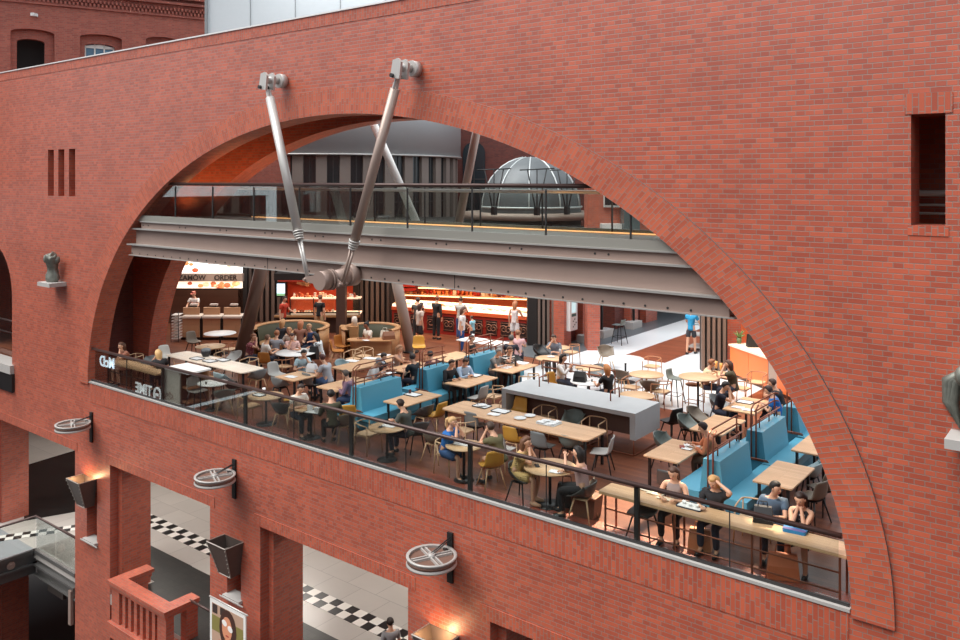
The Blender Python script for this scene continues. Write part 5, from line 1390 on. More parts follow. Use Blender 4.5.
chair('sidew', 'mustard', 557, 386, 'E', 'mustard chair of the woman in white blouse')
chair('tubb', 'dark', 514, 361, 'N', 'dark tub chair of the broad man in black shirt')
chair('stool', 'sage', 619, 325, 'W', 'sage bar stool in the passage under the blue screen', z=.75)
# ---------------------------------------------------------------- round wooden booths
BOOTH = wood_mat('booth_oak', (190, 142, 98), (176, 128, 86), rough=0.45, w=1.2, h=.1, mortar=(150, 108, 74))
def booth(u, v, R, a0, a1, label):
    p = at(u, v, 0)
    t = thing('round_booth', label, 'booth', (p.x, p.y, 0))
    mb = MB(); mb.lathe([(R - .08, 0), (R, 0), (R, 1.0), (R - .08, 1.0), (R - .08, 0)], 36, (0, 0, 0), a0, a1); mb.build('outer_shell', BOOTH, t)
    mb = MB(); mb.lathe([(R - .16, .98), (R + .02, .98), (R + .02, 1.03), (R - .16, 1.03), (R - .16, .98)], 36, (0, 0, 0), a0, a1); mb.build('top_rim', BOOTH, t)
    mb = MB(); mb.lathe([(R - .22, .45), (R - .085, .45), (R - .085, .97), (R - .16, .97), (R - .22, .45)], 36, (0, 0, 0), a0 + .03, a1 - .03); mb.build('back_cushion', mat('olive_cushion', (66, 64, 44), rough=0.7), t)
    mb = MB(); mb.lathe([(R - .65, 0), (R - .1, 0), (R - .1, .45), (R - .65, .45), (R - .65, 0)], 36, (0, 0, 0), a0 + .03, a1 - .03); mb.build('seat', BOOTH, t)
    return t
cam_dir = math.atan2(-FW.y, -FW.x)
booth(291, 354, 1.38, cam_dir + 1.0, cam_dir + 2 * PI - 1.0, 'round wooden booth with olive cushion behind the man in pink')
booth(371, 355, 1.06, cam_dir + .9, cam_dir + 2 * PI - .9, 'round wooden booth with olive cushion where the woman in white shirt sits alone')
p = at(291, 353, 0); t = thing('booth_table', 'half hidden oak table inside the booth behind the man in pink', 'table', (p.x, p.y, 0))
mb = MB(); mb.lathe([(0, .72), (.5, .72), (.5, .76), (0, .76)], 24); mb.build('tabletop', BOOTH, t); mb = MB(); mb.cyl((0, 0, 0), (0, 0, .72), .2, n=14); mb.build('drum', BOOTH, t)
p = at(371, 361, 0); bt = p.copy(); t = thing('booth_table', 'wide oak counter table closing the booth of the woman in white shirt', 'table', (p.x, p.y, 0), FANG)
mb = MB(); mb.prism(rrect(1.7, .6, .29), .72, .77); mb.build('tabletop', BOOTH, t); mb = MB(); mb.prism(rrect(1.45, .4, .19), .12, .72); mb.build('drum', BOOTH, t); mb = MB(); mb.prism(rrect(1.4, .3, .14), 0, .12); mb.build('plinth', CWOOD, t)
p = deep(349, 180, 30.6); t = thing('condiment_cabinet', 'low oak cabinet with white jug between the dark post and the booth', 'cabinet', (p.x, p.y, 0), FANG)
mb = MB(); mb.bb(-.33, .33, -.2, .2, 0, 1.0); mb.build('body', BOOTH, t)
mb = MB(); mb.lathe([(0, 0), (.1, 0), (.11, .22), (.08, .34), (0, .34)], 12, (.2, 0, 1.0)); o = single('white_jug', mb, mat('jug_white', (226, 214, 200), rough=0.4), 'white jug standing on the low oak cabinet', 'jug', (p.x, p.y, 0), FANG)
# ---------------------------------------------------------------- things on the tables
TRAYW = mat('tray_paper', (232, 232, 230), rough=0.5); TRAYD = mat('tray_dark', (52, 50, 50), rough=0.5); CER = mat('white_ceramic', (236, 236, 234), rough=0.25)
def tray(u, v, label, w=.44, d=.32, rz=0.0, z=.76, dark=True, plate=True, group=None):
    p = at(u, v, z)
    t = thing('serving_tray', label, 'tray', (p.x, p.y, z - .008), rz, group)
    mb = MB(); mb.prism(rrect(w, d, .04), 0, .012); mb.build('base', TRAYD if dark else TRAYW, t)
    mb = MB(); mb.prism(rrect(w - .05, d - .05, .02), .012, .015); mb.build('paper_liner', TRAYW, t)
    mb = MB(); mb.tube([(x, y, .016) for x, y in rrect(w - .01, d - .01, .04)], .008, 4, True); mb.build('rim', TRAYD if dark else TRAYW, t)
    return t
def plate(u, v, label, r=.13, z=.755, food=None):
    p = at(u, v, z)
    t = thing('plate', label, 'plate', (p.x, p.y, z))
    mb = MB(); mb.lathe([(0, .0), (r * .6, 0), (r, .018), (r, .022), (r * .6, .008), (0, .008)], 20); mb.build('dish', CER, t)
    if food: mb = MB(); mb.ell((0, 0, .02), (r * .5, r * .45, .025), 10, 6); mb.build('food', mat('food_%d' % food, (200, 140, 90)), t)
    return t
def cup(u, v, label, rgb=(236, 236, 234), r=.04, h=.11, z=.755, name='paper_cup', cat='cup'):
    p = at(u, v, z); mb = MB(); mb.lathe([(0, 0), (r * .8, 0), (r, h), (r * .9, h), (r * .7, .01), (0, .01)], 14)
    return single(name, mb, mat('cup_%d_%d_%d' % rgb, rgb, rough=0.35), label, cat, (p.x, p.y, z))
def paper(u, v, label, w=.3, d=.22, rz=0.2, z=.753, rgb=(240, 240, 238)):
    p = at(u, v, z); mb = MB(); mb.sheet(lambda a, b: ((a - .5) * w, (b - .5) * d, .006 + .012 * math.sin(5 * a + 3 * b) ** 2), 6, 4, .002)
    return single('paper_sheet', mb, mat('paper_%d_%d_%d' % rgb, rgb, rough=0.6), label, 'paper', (p.x, p.y, z), rz)
def bag(u, v, label, rgb, size=(.34, .18, .28), z=.01, rz=0.3, name='handbag'):
    p = at(u, v, z); t = thing(name, label, 'bag', (p.x, p.y, z), rz); w, d, h = size
    mb = MB(); mb.prism([(-d / 2, 0), (d / 2, 0), (d * .48, h * .5), (d * .2, h * .95), (-d * .2, h * .95), (-d * .48, h * .5)], -w / 2, w / 2, lambda a, b, c: Vector((c * (1 - .16 * b / h), a, b))); mb.build('body', mat('bag_%d_%d_%d' % rgb, rgb, rough=0.55), t, bevel=min(d, h) * .12)
    mb = MB(); mb.tube([(-w * .25, 0, h * .85), (-w * .2, 0, h * 1.25), (w * .2, 0, h * 1.25), (w * .25, 0, h * .85)], .01, 6); mb.build('handle', mat('bag_%d_%d_%d' % rgb), t)
    return t
tray(413, 394.5, 'dark rimmed tray with white paper beside the first blue bench')
cup(410, 393.5, 'dark red cup on the tray before the first blue bench', (96, 44, 40), .04, .1)
tray(473, 375, 'tray with plate between the men in black and light blue', .5, .36)
cup(459, 377, 'red brown glass in front of the man in black jacket', (150, 60, 44), .035, .1)
cup(472, 374, 'small black cup on the tray of the two men', (40, 34, 32), .04, .07)
tray(504, 367, 'white tray in front of the grey haired man', dark=False); tray(521, 363, 'white tray in front of the striped companion', dark=False)
cup(515.5, 366, 'dark bottle between the two white trays', (44, 36, 34), .035, .24, name='bottle', cat='bottle')
tray(482, 406, 'tray with white plate at the far end of the long oak table'); plate(482, 405.5, 'white plate on the tray at the far end of the long oak table', z=.775)
tray(501, 411, 'dark tray with paper, second from the far end of the long oak table'); paper(494, 414.5, 'crumpled napkin beside the second tray of the long oak table')
plate(520, 418.5, 'white plate alone in the middle of the long oak table', .15); plate(530, 416, 'white plate with brown food in the middle of the long oak table', .14, food=0)
tray(549, 423, 'tray heaped with crumpled paper on the long oak table', .5, .4, dark=False)
for i, (u, v) in enumerate(((541, 422), (546, 420.5), (552, 424), (557, 422))): paper(u, v, 'crumpled paper on the heaped tray, %s' % ('by its far corner', 'by its back edge', 'in its middle', 'by its near corner')[i], .2, .15, .5 * i, z=.78)
tray(713, 424 - 1, 'white tray at the orange lit table of the man in navy', dark=False, rz=.2) if False else None
paper(692, 445.5, 'white open papers under the writing hand', .34, .25, .4); paper(687, 449, 'loose white sheet beside the writing hand', .22, .16, .1)
p = at(682, 447, .755); mb = MB(); mb.prism(rrect(.1, .17, .01), 0, .02); single('red_booklet', mb, mat('booklet_red', (150, 60, 48)), 'small red booklet beside the writing papers', 'booklet', (p.x, p.y, .752), .5)
paper(738, 407.5, 'white wrapper on the table of the man in navy', .3, .2, .1); paper(748, 410, 'white wrapper on the navy man table nearer the copper rail', .3, .2, .4)
tray(745, 402, 'tray on the far end of the navy man table', .4, .3)
t = tray(691, 506, 'navy tray with food packets on the rail counter', .46, .3, 0, .77); t.children[0].data = t.children[0].data.copy(); t.children[0].data.materials[0] = mat('tray_navy', (38, 50, 84), rough=0.4)
for i, (u, v) in enumerate(((684, 503), (690, 505.5), (697, 507))): cup(u, v, 'small white sauce tub on the navy tray, %s' % ('nearest the brown haired woman', 'in the middle', 'nearest the blond girl')[i], r=.035, h=.04, z=.79)
for i, (u, v) in enumerate(((645, 490), (655, 494), (665, 499))): paper(u, v, 'pale slip of paper on the rail counter, %s of the three' % ('first', 'second', 'last')[i], .3, .12, .05, z=.765, rgb=(238, 222, 196))
p = at(795, 531, .77); t = thing('pencil_case', 'blue and violet pencil case on the rail counter', 'pencil case', (p.x, p.y, .76), .1)
mb = MB(); mb.prism(rrect(.36, .2, .04), 0, .05); mb.build('body', mat('case_blue', (40, 130, 190), rough=0.5), t, bevel=.012); mb = MB(); mb.prism(rrect(.35, .09, .03), .05, .054, lambda x, y, z: Vector((x, y - .05, z))); mb.build('violet_band', mat('case_violet', (116, 104, 160), rough=0.5), t); mb = MB(); mb.tube([(-.16, .06, .054), (.16, .06, .054)], .006, 4); mb.build('zip', mat('zip_yellow', (200, 180, 80)), t)
bag(763, 521, 'black backpack lying on the rail counter', (28, 28, 30), (.32, .22, .26), z=.77, name='backpack')
bag(590, 382, 'black bag on the white round table', (44, 42, 42), (.34, .24, .26), z=.76) if False else bag(580, 381, 'black bag on the white round table behind the bar', (40, 39, 39), (.36, .24, .28), z=.76)
bag(562 + 5, 505, 'black rucksack on the floor at the flowered dress table', (30, 30, 32), (.4, .3, .45), name='rucksack')
p = atc(587, 515, 0, .4)
t = thing('woven_basket', 'brown square basket standing on the floor behind the glass railing', 'basket', (p.x, p.y, 0), .1)
mb = MB(); mb.box((0, 0, .2), (.5, .4, .4), taper=.85); mb.build('body', mat('basket_brown', (112, 76, 58), rough=0.7, noise=.2, nscale=30), t)
mb = MB(); mb.tube([(x, y, .4) for x, y in rrect(.5, .4, .03)], .018, 6, True); mb.build('rim', mat('basket_rim', (160, 108, 80), rough=0.6), t)
p = at(783, 582, 0); bag(783, 578, 'tan leather bag on the floor at the feet of the woman in polka dots', (196, 112, 74), (.5, .2, .42), rz=.4, name='tote_bag')
bag(700, 548, 'tan paper bag on the floor under the rail counter', (206, 140, 96), (.4, .26, .36), name='paper_bag')
p = at(314, 371, .76); bag(312, 371.5, 'white plastic bag on the small table of the man in light blue', (236, 238, 240), (.3, .22, .24), z=.75, name='plastic_bag')
paper(291, 377, 'white papers on the small table of the man in light blue', .34, .24, .1)
bag(314, 358, 'black bag hanging behind the woman in grey T-shirt', (30, 30, 32), (.3, .2, .4), z=.55, name='shoulder_bag')
tray(314, 412, 'dark tray with white boxes on the man in white table', .46, .32, .3); mbx = at(317, 407, .78)
for i, (u, v) in enumerate(((310, 410), (317, 412.5))):
    p = at(u, v, .77); mb = MB(); mb.box((0, 0, .06), (.12, .1, .12), taper=.85); single('food_box', mb, CER, ('white food box nearer the man in white', 'white food box nearer the person in dark green')[i], 'food box', (p.x, p.y, .77), .3)
cup(264, 394, 'white cup with straw on the small round rail table', r=.045, h=.16); tray(259, 395, 'dark tray on the small round rail table', .34, .24)
p = at(214.5, 386, .76); paper(210, 383.5, 'white menu sheet on the small white round table', .3, .2, .3); cup(206, 384, 'small dark cup on the small white round table', (60, 54, 50), .03, .06)
tray(197, 358.5, 'dark tray on the sunlit table, farthest from the viewer'); tray(210, 361, 'dark tray in the middle of the sunlit table'); tray(223, 360, 'dark tray on the sunlit table nearest the brown column')
p = at(206, 356, .76); t = thing('fruit_bowl', 'black pot with grey lid on the sunlit table', 'bowl', (p.x, p.y, .75)); mb = MB(); mb.lathe([(0, 0), (.1, 0), (.16, .12), (.15, .2), (0, .2)], 16); mb.build('pot', mat('pot_black', (40, 40, 44), rough=0.35), t); mb = MB(); mb.ell((0, 0, .2), (.16, .16, .07), 14, 6); mb.build('lid', mat('lid_grey', (120, 126, 130), rough=0.4), t)
tray(160, 364.5, 'dark tray with white wrappers on the far rail counter', .4, .3, 0, .77)
paper(299, 352.5, 'dark phone sized sheet on the white table of the man in pink', .16, .08, .2, rgb=(60, 60, 64)); paper(287, 351, 'white sheet before the man in pink', .26, .18, .2)
paper(389, 426, 'white magazine before the young man in dark T-shirt', .34, .24, .3); paper(381, 427, 'dark phone on the young man table', .1, .18, .3, rgb=(60, 58, 56))
tray(463, 443.5, 'white tray on the round table of the blue and olive couple', .36, .26, .2, dark=False)
paper(556, 472, 'white sheet on the flowered dress table', .26, .18, .3); paper(537, 466, 'dark phone on the flowered dress table', .09, .17, .8, rgb=(40, 40, 42))
paper(352, 361, 'white paper at the near end of the papered table', .4, .28, .1); paper(370, 358.5, 'white paper in the middle of the papered table', .4, .28, .3); paper(384, 355, 'white paper at the far end of the papered table', .4, .26, .2)
paper(388, 373, 'white paper on the table of the man in black T-shirt', .4, .28, .2); cup(393, 366, 'pale cup on the table of the man in black T-shirt', (220, 214, 206), .04, .12)
paper(470, 341, 'white cup lid paper on the white topped table', .3, .2, .1); cup(473, 338, 'white cup on the white topped table', r=.05, h=.14)
plate(551, 357, 'white plate before the man in grey', .13); cup(560, 353, 'glass before the man in grey', (200, 200, 196), .035, .13)
paper(586, 380, 'white plate sheet on the white round table with the bag', .24, .18, .4); cup(592, 381.5, 'small cup on the white round table with the bag', (120, 116, 112), .03, .06)
for i, (u, v) in enumerate(((716, 368), (721, 370))): cup(u, v, ('orange drink glass nearer the woman in cream', 'orange drink glass nearer the woman with glasses')[i], (236, 170, 90), .045, .2, name='juice_glass', cat='glass')
paper(366, 340.5, 'white saucer sheet on the booth counter table', .25, .16, .1, z=.775)
q_ = at(371, 355, 0) + RT * .45 + FW * .5; tb = bag(379, 338, 'white tote bag on the olive cushion of the booth', (222, 212, 196), (.36, .14, .36), z=.5, name='tote_bag'); tb.location = (q_.x, q_.y, .455)
q_ = bt + RT * .62; tb = bag(394, 344, 'brown leather bag on the booth counter table beside the leaning grey column', (140, 92, 64), (.44, .24, .28), z=.75, rz=1.0); tb.location = (q_.x, q_.y, .772)
# ================================================================ people
PENDING = []
def skin_obj(name, nodes, edges, roots):
    """temporary object: joints with radii, grown by a Skin modifier and smoothed"""
    me = bpy.data.meshes.new(name); keys = list(nodes)
    me.from_pydata([nodes[k][0] for k in keys], [(keys.index(a), keys.index(b)) for a, b in edges], [])
    ob = bpy.data.objects.new(name, me); COL.objects.link(ob)
    sk = ob.modifiers.new('skin', 'SKIN'); sk.use_smooth_shade = True
    if not me.skin_vertices: me.skin_vertices.new()
    for i, k in enumerate(keys):
        r = nodes[k][1]; r = r if isinstance(r, tuple) else (r, r)
        me.skin_vertices[0].data[i].radius = r
        me.skin_vertices[0].data[i].use_root = k in roots
    ss = ob.modifiers.new('smooth', 'SUBSURF'); ss.levels = 1; ss.render_levels = 1
    return ob
def ik(S, Hd, L1, L2, pole):
    S, Hd = Vector(S), Vector(Hd); d = Hd - S; D = d.length; mx = (L1 + L2) * .985
    if D > mx: Hd = S + d * (mx / D); d = Hd - S; D = mx
    u = d / D; a = (L1 * L1 - L2 * L2 + D * D) / (2 * D); h = math.sqrt(max(L1 * L1 - a * a, 1e-5))
    p = Vector(pole); p = (p - u * p.dot(u)).normalized()
    return S + u * a + p * h, Hd
HAIRM = {}
def clothm(rgb): return mat('cloth_%d_%d_%d' % tuple(rgb), rgb, rough=0.8)
def person(label, u, v, yaw, stand=False, lean=12, arms=('table', 'table'), top=(200, 200, 200), sleeve='short', bottom=(50, 54, 70), legs='long', hair=(60, 42, 32), style='short', skin=(214, 164, 134), hy=0, hp=15, k=1.0, shoes=(40, 38, 38), zh=None, seat=.46, pattern=None, group=None, twist=0, knees=0.0, base=0.0):
    L = math.radians(lean); t = Vector((0, math.sin(L), math.cos(L)))
    hipz = .95 if stand else seat + .09
    P = Vector((0, 0, hipz)); X = Vector((1, 0, 0)); fwd = Vector((0, math.cos(L), -math.sin(L)))
    nb = P + t * .50; 
    hd = Vector((0, math.sin(L * .7), math.cos(L * .7)))
    R = Euler((math.radians(-hp), 0, math.radians(hy)), 'XYZ').to_matrix()
    hc = nb + hd * .115 + R @ Vector((0, .035, .075))
    zwant = hc.z * k
    root = atc(u, v, zwant + base, -20 if base else .5)
    yawr = yawof(yaw)
    Rz = Matrix.Rotation(yawr, 3, 'Z')
    off = Rz @ (Vector((hc.x, hc.y, 0)) * k)
    loc = Vector((root.x - off.x, root.y - off.y, base))
    if not base: loc.y = max(loc.y, .45)
    N, E, roots = {}, [], ['P']
    N['P'] = (P, .135); N['W'] = (P + t * .16, .118); N['C'] = (P + t * .32, .135); N['U'] = (P + t * .43, .105); N['B'] = (nb, .062); N['K'] = (nb + hd * .07, .054)
    N['H0'] = (hc + R @ Vector((0, .012, -.075)), .066); N['H1'] = (hc, .092); N['H2'] = (hc + R @ Vector((0, -.012, .07)), .08)
    E += [('P', 'W'), ('W', 'C'), ('C', 'U'), ('U', 'B'), ('B', 'K'), ('K', 'H0'), ('H0', 'H1'), ('H1', 'H2')]
    SH = {}
    for s, nm in ((-1, 'l'), (1, 'r')):
        S = P + t * .445 + X * (s * .175); N['S' + nm] = (S, .056); E.append(('U', 'S' + nm))
        a = arms[0 if s < 0 else 1]
        T = {'table': Vector((s * .13, .40, .80)), 'chin': hc + R @ Vector((s * .035, .10, -.14)), 'face': hc + R @ Vector((s * .03, .13, -.07)), 'lap': Vector((s * .13, .28, hipz + .07)), 'phone': Vector((s * .06, .34, .98)), 'side': P + Vector((s * .25, .03, -.16)),
             'counter': Vector((s * .15, .40, 1.10)), 'wave': Vector((s * .22, .30, 1.18)), 'reach': Vector((s * .04, .52, .82)), 'hip': P + Vector((s * .2, -.02, .06)), 'hair': hc + R @ Vector((s * .125, .03, .03)), 'push': Vector((s * .2, .42, 1.05)), 'cross': Vector((-s * .10, .34, .82)), 'back': P + Vector((s * .3, -.25, .1))}[a]
        pole = Vector((s * .6, -.25, -.8)) if a not in ('side',) else Vector((s * .4, -1, 0))
        El, Hn = ik(S, T, .285, .255, pole)
        N['A' + nm] = (S.lerp(El, .5), .048); N['E' + nm] = (El, .04); N['F' + nm] = (El.lerp(Hn, .4), .038); N['H' + nm] = (Hn, .027)
        fd = (Hn - El).normalized()
        pal = Hn + fd * .075; N['G' + nm] = (pal, .034)
        E += [('S' + nm, 'A' + nm), ('A' + nm, 'E' + nm), ('E' + nm, 'F' + nm), ('F' + nm, 'H' + nm), ('H' + nm, 'G' + nm)]
        SH[nm] = (S, El, Hn)
        lat = fd.cross(Vector((0, 0, 1))); lat = lat.normalized() if lat.length > .1 else Vector((1, 0, 0)); dn = lat.cross(fd).normalized() * -1
        for q in range(4):
            o = (q - 1.5) * .019; ln = (.066, .078, .074, .058)[q]
            b0 = pal + lat * o - fd * .01; kk = '%s%d' % (nm, q)
            N['f' + kk] = (b0, .010); N['g' + kk] = (b0 + fd * ln * .6 + dn * .012, .009); N['h' + kk] = (b0 + fd * ln * .95 + dn * .038, .008)
            E += [('f' + kk, 'g' + kk), ('g' + kk, 'h' + kk)]; roots.append('f' + kk)
        b0 = Hn + fd * .03 - lat * s * .028; N['t' + nm] = (b0, .011); N['u' + nm] = (b0 + fd * .035 - lat * s * .028 + dn * .01, .010); N['v' + nm] = (b0 + fd * .065 - lat * s * .03 + dn * .02, .009)
        E += [('t' + nm, 'u' + nm), ('u' + nm, 'v' + nm)]; roots.append('t' + nm)
        if stand:
            hp_, kn, an = Vector((s * .09, 0, .90)), Vector((s * .10, .02 + knees * s, .50)), Vector((s * .105, -.02 + knees * 1.6 * s, .085))
        else:
            drop = seat - .46
            hp_, kn, an = Vector((s * .095, .04, hipz - .015)), Vector((s * .13, .44, hipz - .03)), Vector((s * .13, .40 + .03 * s, .085))
            if drop > .15: kn = Vector((s * .12, .42, hipz - .08)); an = Vector((s * .11, .33, .38))
        N['hp' + nm] = (hp_, .088); N['th' + nm] = (hp_.lerp(kn, .55), .076); N['kn' + nm] = (kn, .056); N['ca' + nm] = (kn.lerp(an, .35), .054); N['an' + nm] = (an, .036)
        toe = an + Vector((s * .015, .15, -.045)); N['to' + nm] = (toe, .032)
        E += [('P', 'hp' + nm), ('hp' + nm, 'th' + nm), ('th' + nm, 'kn' + nm), ('kn' + nm, 'ca' + nm), ('ca' + nm, 'an' + nm), ('an' + nm, 'to' + nm)]
    parts = [('body', skin_obj('body', N, E, roots), mat('skin_%d_%d_%d' % tuple(skin), skin, rough=0.55))]
    # shirt
    g = .02; n2, e2 = {}, []
    n2['Q'] = (P + t * -.09, .145); e2.append(('Q', 'P')); n2['P'] = (P + t * -.0, .15); n2['W'] = (P + t * .15, .118 + g); n2['C'] = (P + t * .32, .135 + g); n2['U'] = (P + t * .42, .108 + g); n2['B'] = (P + t * .475, .08)
    e2 += [('P', 'W'), ('W', 'C'), ('C', 'U'), ('U', 'B')]
    for nm in 'lr':
        S, El, Hn = SH[nm]
        if sleeve == 'none':
            n2['S' + nm] = (S.lerp(N['U'][0], .3), .06); e2.append(('U', 'S' + nm)); continue
        n2['S' + nm] = (S, .056 + g); e2.append(('U', 'S' + nm))
        if sleeve == 'short':
            n2['A' + nm] = (S.lerp(El, .62), .058 + g * .5); e2.append(('S' + nm, 'A' + nm))
        else:
            n2['A' + nm] = (S.lerp(El, .5), .052 + g * .7); n2['E' + nm] = (El, .046 + g * .6); n2['F' + nm] = (El.lerp(Hn, .93), .034 + g * .5)
            e2 += [('S' + nm, 'A' + nm), ('A' + nm, 'E' + nm), ('E' + nm, 'F' + nm)]
    tm = pattern or clothm(top)
    parts.append(('shirt', skin_obj('shirt', n2, e2, ['W']), tm))
    n3, e3 = {'P': (P + t * .0, .14), 'Q': (P + t * .09, .118)}, [('Q', 'P')]
    for nm in 'lr':
        h, kn, an = N['hp' + nm][0], N['kn' + nm][0], N['an' + nm][0]
        n3['h' + nm] = (h, .088 + g * .8); e3.append(('P', 'h' + nm))
        if legs == 'long':
            n3['t' + nm] = (h.lerp(kn, .55), .078 + g * .7); n3['k' + nm] = (kn, .06 + g * .7); n3['a' + nm] = (kn.lerp(an, .92), .048 + g * .6)
            e3 += [('h' + nm, 't' + nm), ('t' + nm, 'k' + nm), ('k' + nm, 'a' + nm)]
        else:
            f = .75 if legs == 'short' else .92
            n3['t' + nm] = (h.lerp(kn, f * .6), .082 + g); n3['k' + nm] = (h.lerp(kn, f), .074 + g + (.03 if legs == 'skirt' else 0)); e3 += [('h' + nm, 't' + nm), ('t' + nm, 'k' + nm)]
    bm_ = pattern if (pattern and legs == 'skirt') else clothm(bottom)
    parts.append(('skirt' if legs == 'skirt' else 'trousers', skin_obj('trousers', n3, e3, ['P']), bm_))
    PENDING.append(dict(label=label, loc=loc, yaw=yawr, k=k, parts=parts, hc=hc, R=R, hair=hair, style=style, skin=skin, shoes=shoes, feet=[(N['an' + nm][0], N['to' + nm][0]) for nm in 'lr'], group=group))
def finish_people():
    bpy.context.view_layer.update()
    dg = bpy.context.evaluated_depsgraph_get()
    for q in PENDING:
        q['meshes'] = [(nm, bpy.data.meshes.new_from_object(ob.evaluated_get(dg)), m) for nm, ob, m in q['parts']]
    for q in PENDING:
        for nm, ob, m in q['parts']:
            me = ob.data; bpy.data.objects.remove(ob); bpy.data.meshes.remove(me)
        hc, R = q['hc'], q['R']; root = None
        for nm, me, m in q['meshes']:
            me.materials.clear(); me.materials.append(m)
            if nm == 'body':
                me.materials.append(mat('eye_dark', (70, 50, 42), rough=0.3)); me.materials.append(mat('lip', (170, 92, 84), rough=0.5))
                b = MB(); b.bm.from_mesh(me)
                b.ell(hc + R @ Vector((0, .090, -.012)), (.011, .017, .022), 8, 6, R)
                for s in (-1, 1): b.ell(hc + R @ Vector((s * .082, -.005, -.012)), (.011, .02, .029), 8, 6, R)
                b.mi = 1
                for s in (-1, 1): b.ell(hc + R @ Vector((s * .034, .082, .014)), (.010, .008, .007), 8, 6, R)
                b.mi = 2; b.ell(hc + R @ Vector((0, .082, -.056)), (.024, .010, .008), 8, 6, R)
                b.bm.to_mesh(me); b.bm.free()
                for p in me.polygons: p.use_smooth = True
                root = bpy.data.objects.new('person', me); COL.objects.link(root)
                root.location = q['loc']; root.rotation_euler = (0, 0, q['yaw']); root.scale = (q['k'],) * 3
                tag(root, q['label'], 'person', q['group'])
            else:
                o = bpy.data.objects.new(nm, me); COL.objects.link(o); o.parent = root
        st = q['style']
        if st != 'bald':
            hm = mat('hair_%d_%d_%d' % tuple(q['hair']), q['hair'], rough=0.6)
            def warp(d, p):
                sm = lambda a, b, x: (lambda q: q * q * (3 - 2 * q))(min(1, max(0, (x - a) / (b - a))))
                f_ = sm(.05, .4, d.y) * (1 - sm(.45, .72, d.z)); face = f_ > .4
                rr_ = .103 * (1 - f_) + .072 * f_
                p = Vector((d.x * rr_ * .95, d.y * rr_ * 1.06 - .012, d.z * rr_ * 1.03 + .012))
                if st == 'long' and not face and d.z < .1 and d.y < .35: p = Vector((p.x * 1.12, min(p.y, -.015) * 1.05 - .02, p.z * 2.9 - .02))
                elif not face and d.z < -.35: p = p * .86
                if st == 'cap' and d.z > .3: p = p * 1.05
                return p
            mb = MB(); mb.ell(hc, (1, 1, 1), 18, 12, R, warp)
            if st == 'bun': mb.ell(hc + R @ Vector((0, -.1, .08)), (.05, .05, .05), 10, 7, R)
            if st == 'pony': mb.tube([hc + R @ Vector(p) for p in ((0, -.1, .05), (0, -.16, .0), (0, -.15, -.12), (0, -.12, -.22))], [.035, .04, .035, .012], 8)
            if st == 'cap': mb.prism([(x * 1.0, y) for x, y in ((-.075, .07), (.075, .07), (.06, .16), (-.06, .16))], .045, .06, lambda x, y, z: hc + R @ Vector((x, y, z)))
            mb.build('cap' if st == 'cap' else 'hair', hm, root)
        for an, to in q['feet']:
            mb = MB(); mb.tube([an + Vector((0, -.05, -.03)), an + Vector((0, .0, -.035)), an.lerp(to, .6) + Vector((0, 0, -.012)), to + Vector((0, .03, .0))], [.036, .046, .044, .028], 8)
            mb.build('shoe', mat('shoe_%d_%d_%d' % tuple(q['shoes']), q['shoes'], rough=0.5), root)
def spots(name, base, dot, scale, size):
    if name in MATS: return MATS[name]
    m = mat(name, base, rough=.8); nt = m.node_tree; N = nt.nodes; Lk = nt.links
    tc = N.new('ShaderNodeTexCoord'); vo = N.new('ShaderNodeTexVoronoi'); vo.inputs['Scale'].default_value = scale; vo.inputs['Randomness'].default_value = .25
    lt = N.new('ShaderNodeMath'); lt.operation = 'LESS_THAN'; lt.inputs[1].default_value = size
    mx = N.new('ShaderNodeMix'); mx.data_type = 'RGBA'; mx.inputs['A'].default_value = (*srgb(base), 1); mx.inputs['B'].default_value = (*srgb(dot), 1)
    Lk.new(tc.outputs['Object'], vo.inputs['Vector']); Lk.new(vo.outputs['Distance'], lt.inputs[0]); Lk.new(lt.outputs[0], mx.inputs['Factor']); Lk.new(mx.outputs['Result'], N['Principled BSDF'].inputs['Base Color'])
    return m
def stripes(name, a, b, scale):
    if name in MATS: return MATS[name]
    m = mat(name, a, rough=.8); nt = m.node_tree; N = nt.nodes; Lk = nt.links
    tc = N.new('ShaderNodeTexCoord'); sp = N.new('ShaderNodeSeparateXYZ'); s1 = N.new('ShaderNodeMath'); s1.operation = 'MULTIPLY'; s1.inputs[1].default_value = scale
    fr = N.new('ShaderNodeMath'); fr.operation = 'FRACT'; lt = N.new('ShaderNodeMath'); lt.operation = 'LESS_THAN'; lt.inputs[1].default_value = .5
    mx = N.new('ShaderNodeMix'); mx.data_type = 'RGBA'; mx.inputs['A'].default_value = (*srgb(a), 1); mx.inputs['B'].default_value = (*srgb(b), 1)
    Lk.new(tc.outputs['Object'], sp.inputs[0]); Lk.new(sp.outputs[2], s1.inputs[0]); Lk.new(s1.outputs[0], fr.inputs[0]); Lk.new(fr.outputs[0], lt.inputs[0]); Lk.new(lt.outputs[0], mx.inputs['Factor']); Lk.new(mx.outputs['Result'], N['Principled BSDF'].inputs['Base Color'])
    return m
DK = (34, 33, 36); BLONDE = (196, 150, 96); BROWN = (84, 56, 42); BLACKH = (30, 24, 22); GREY = (120, 114, 110)
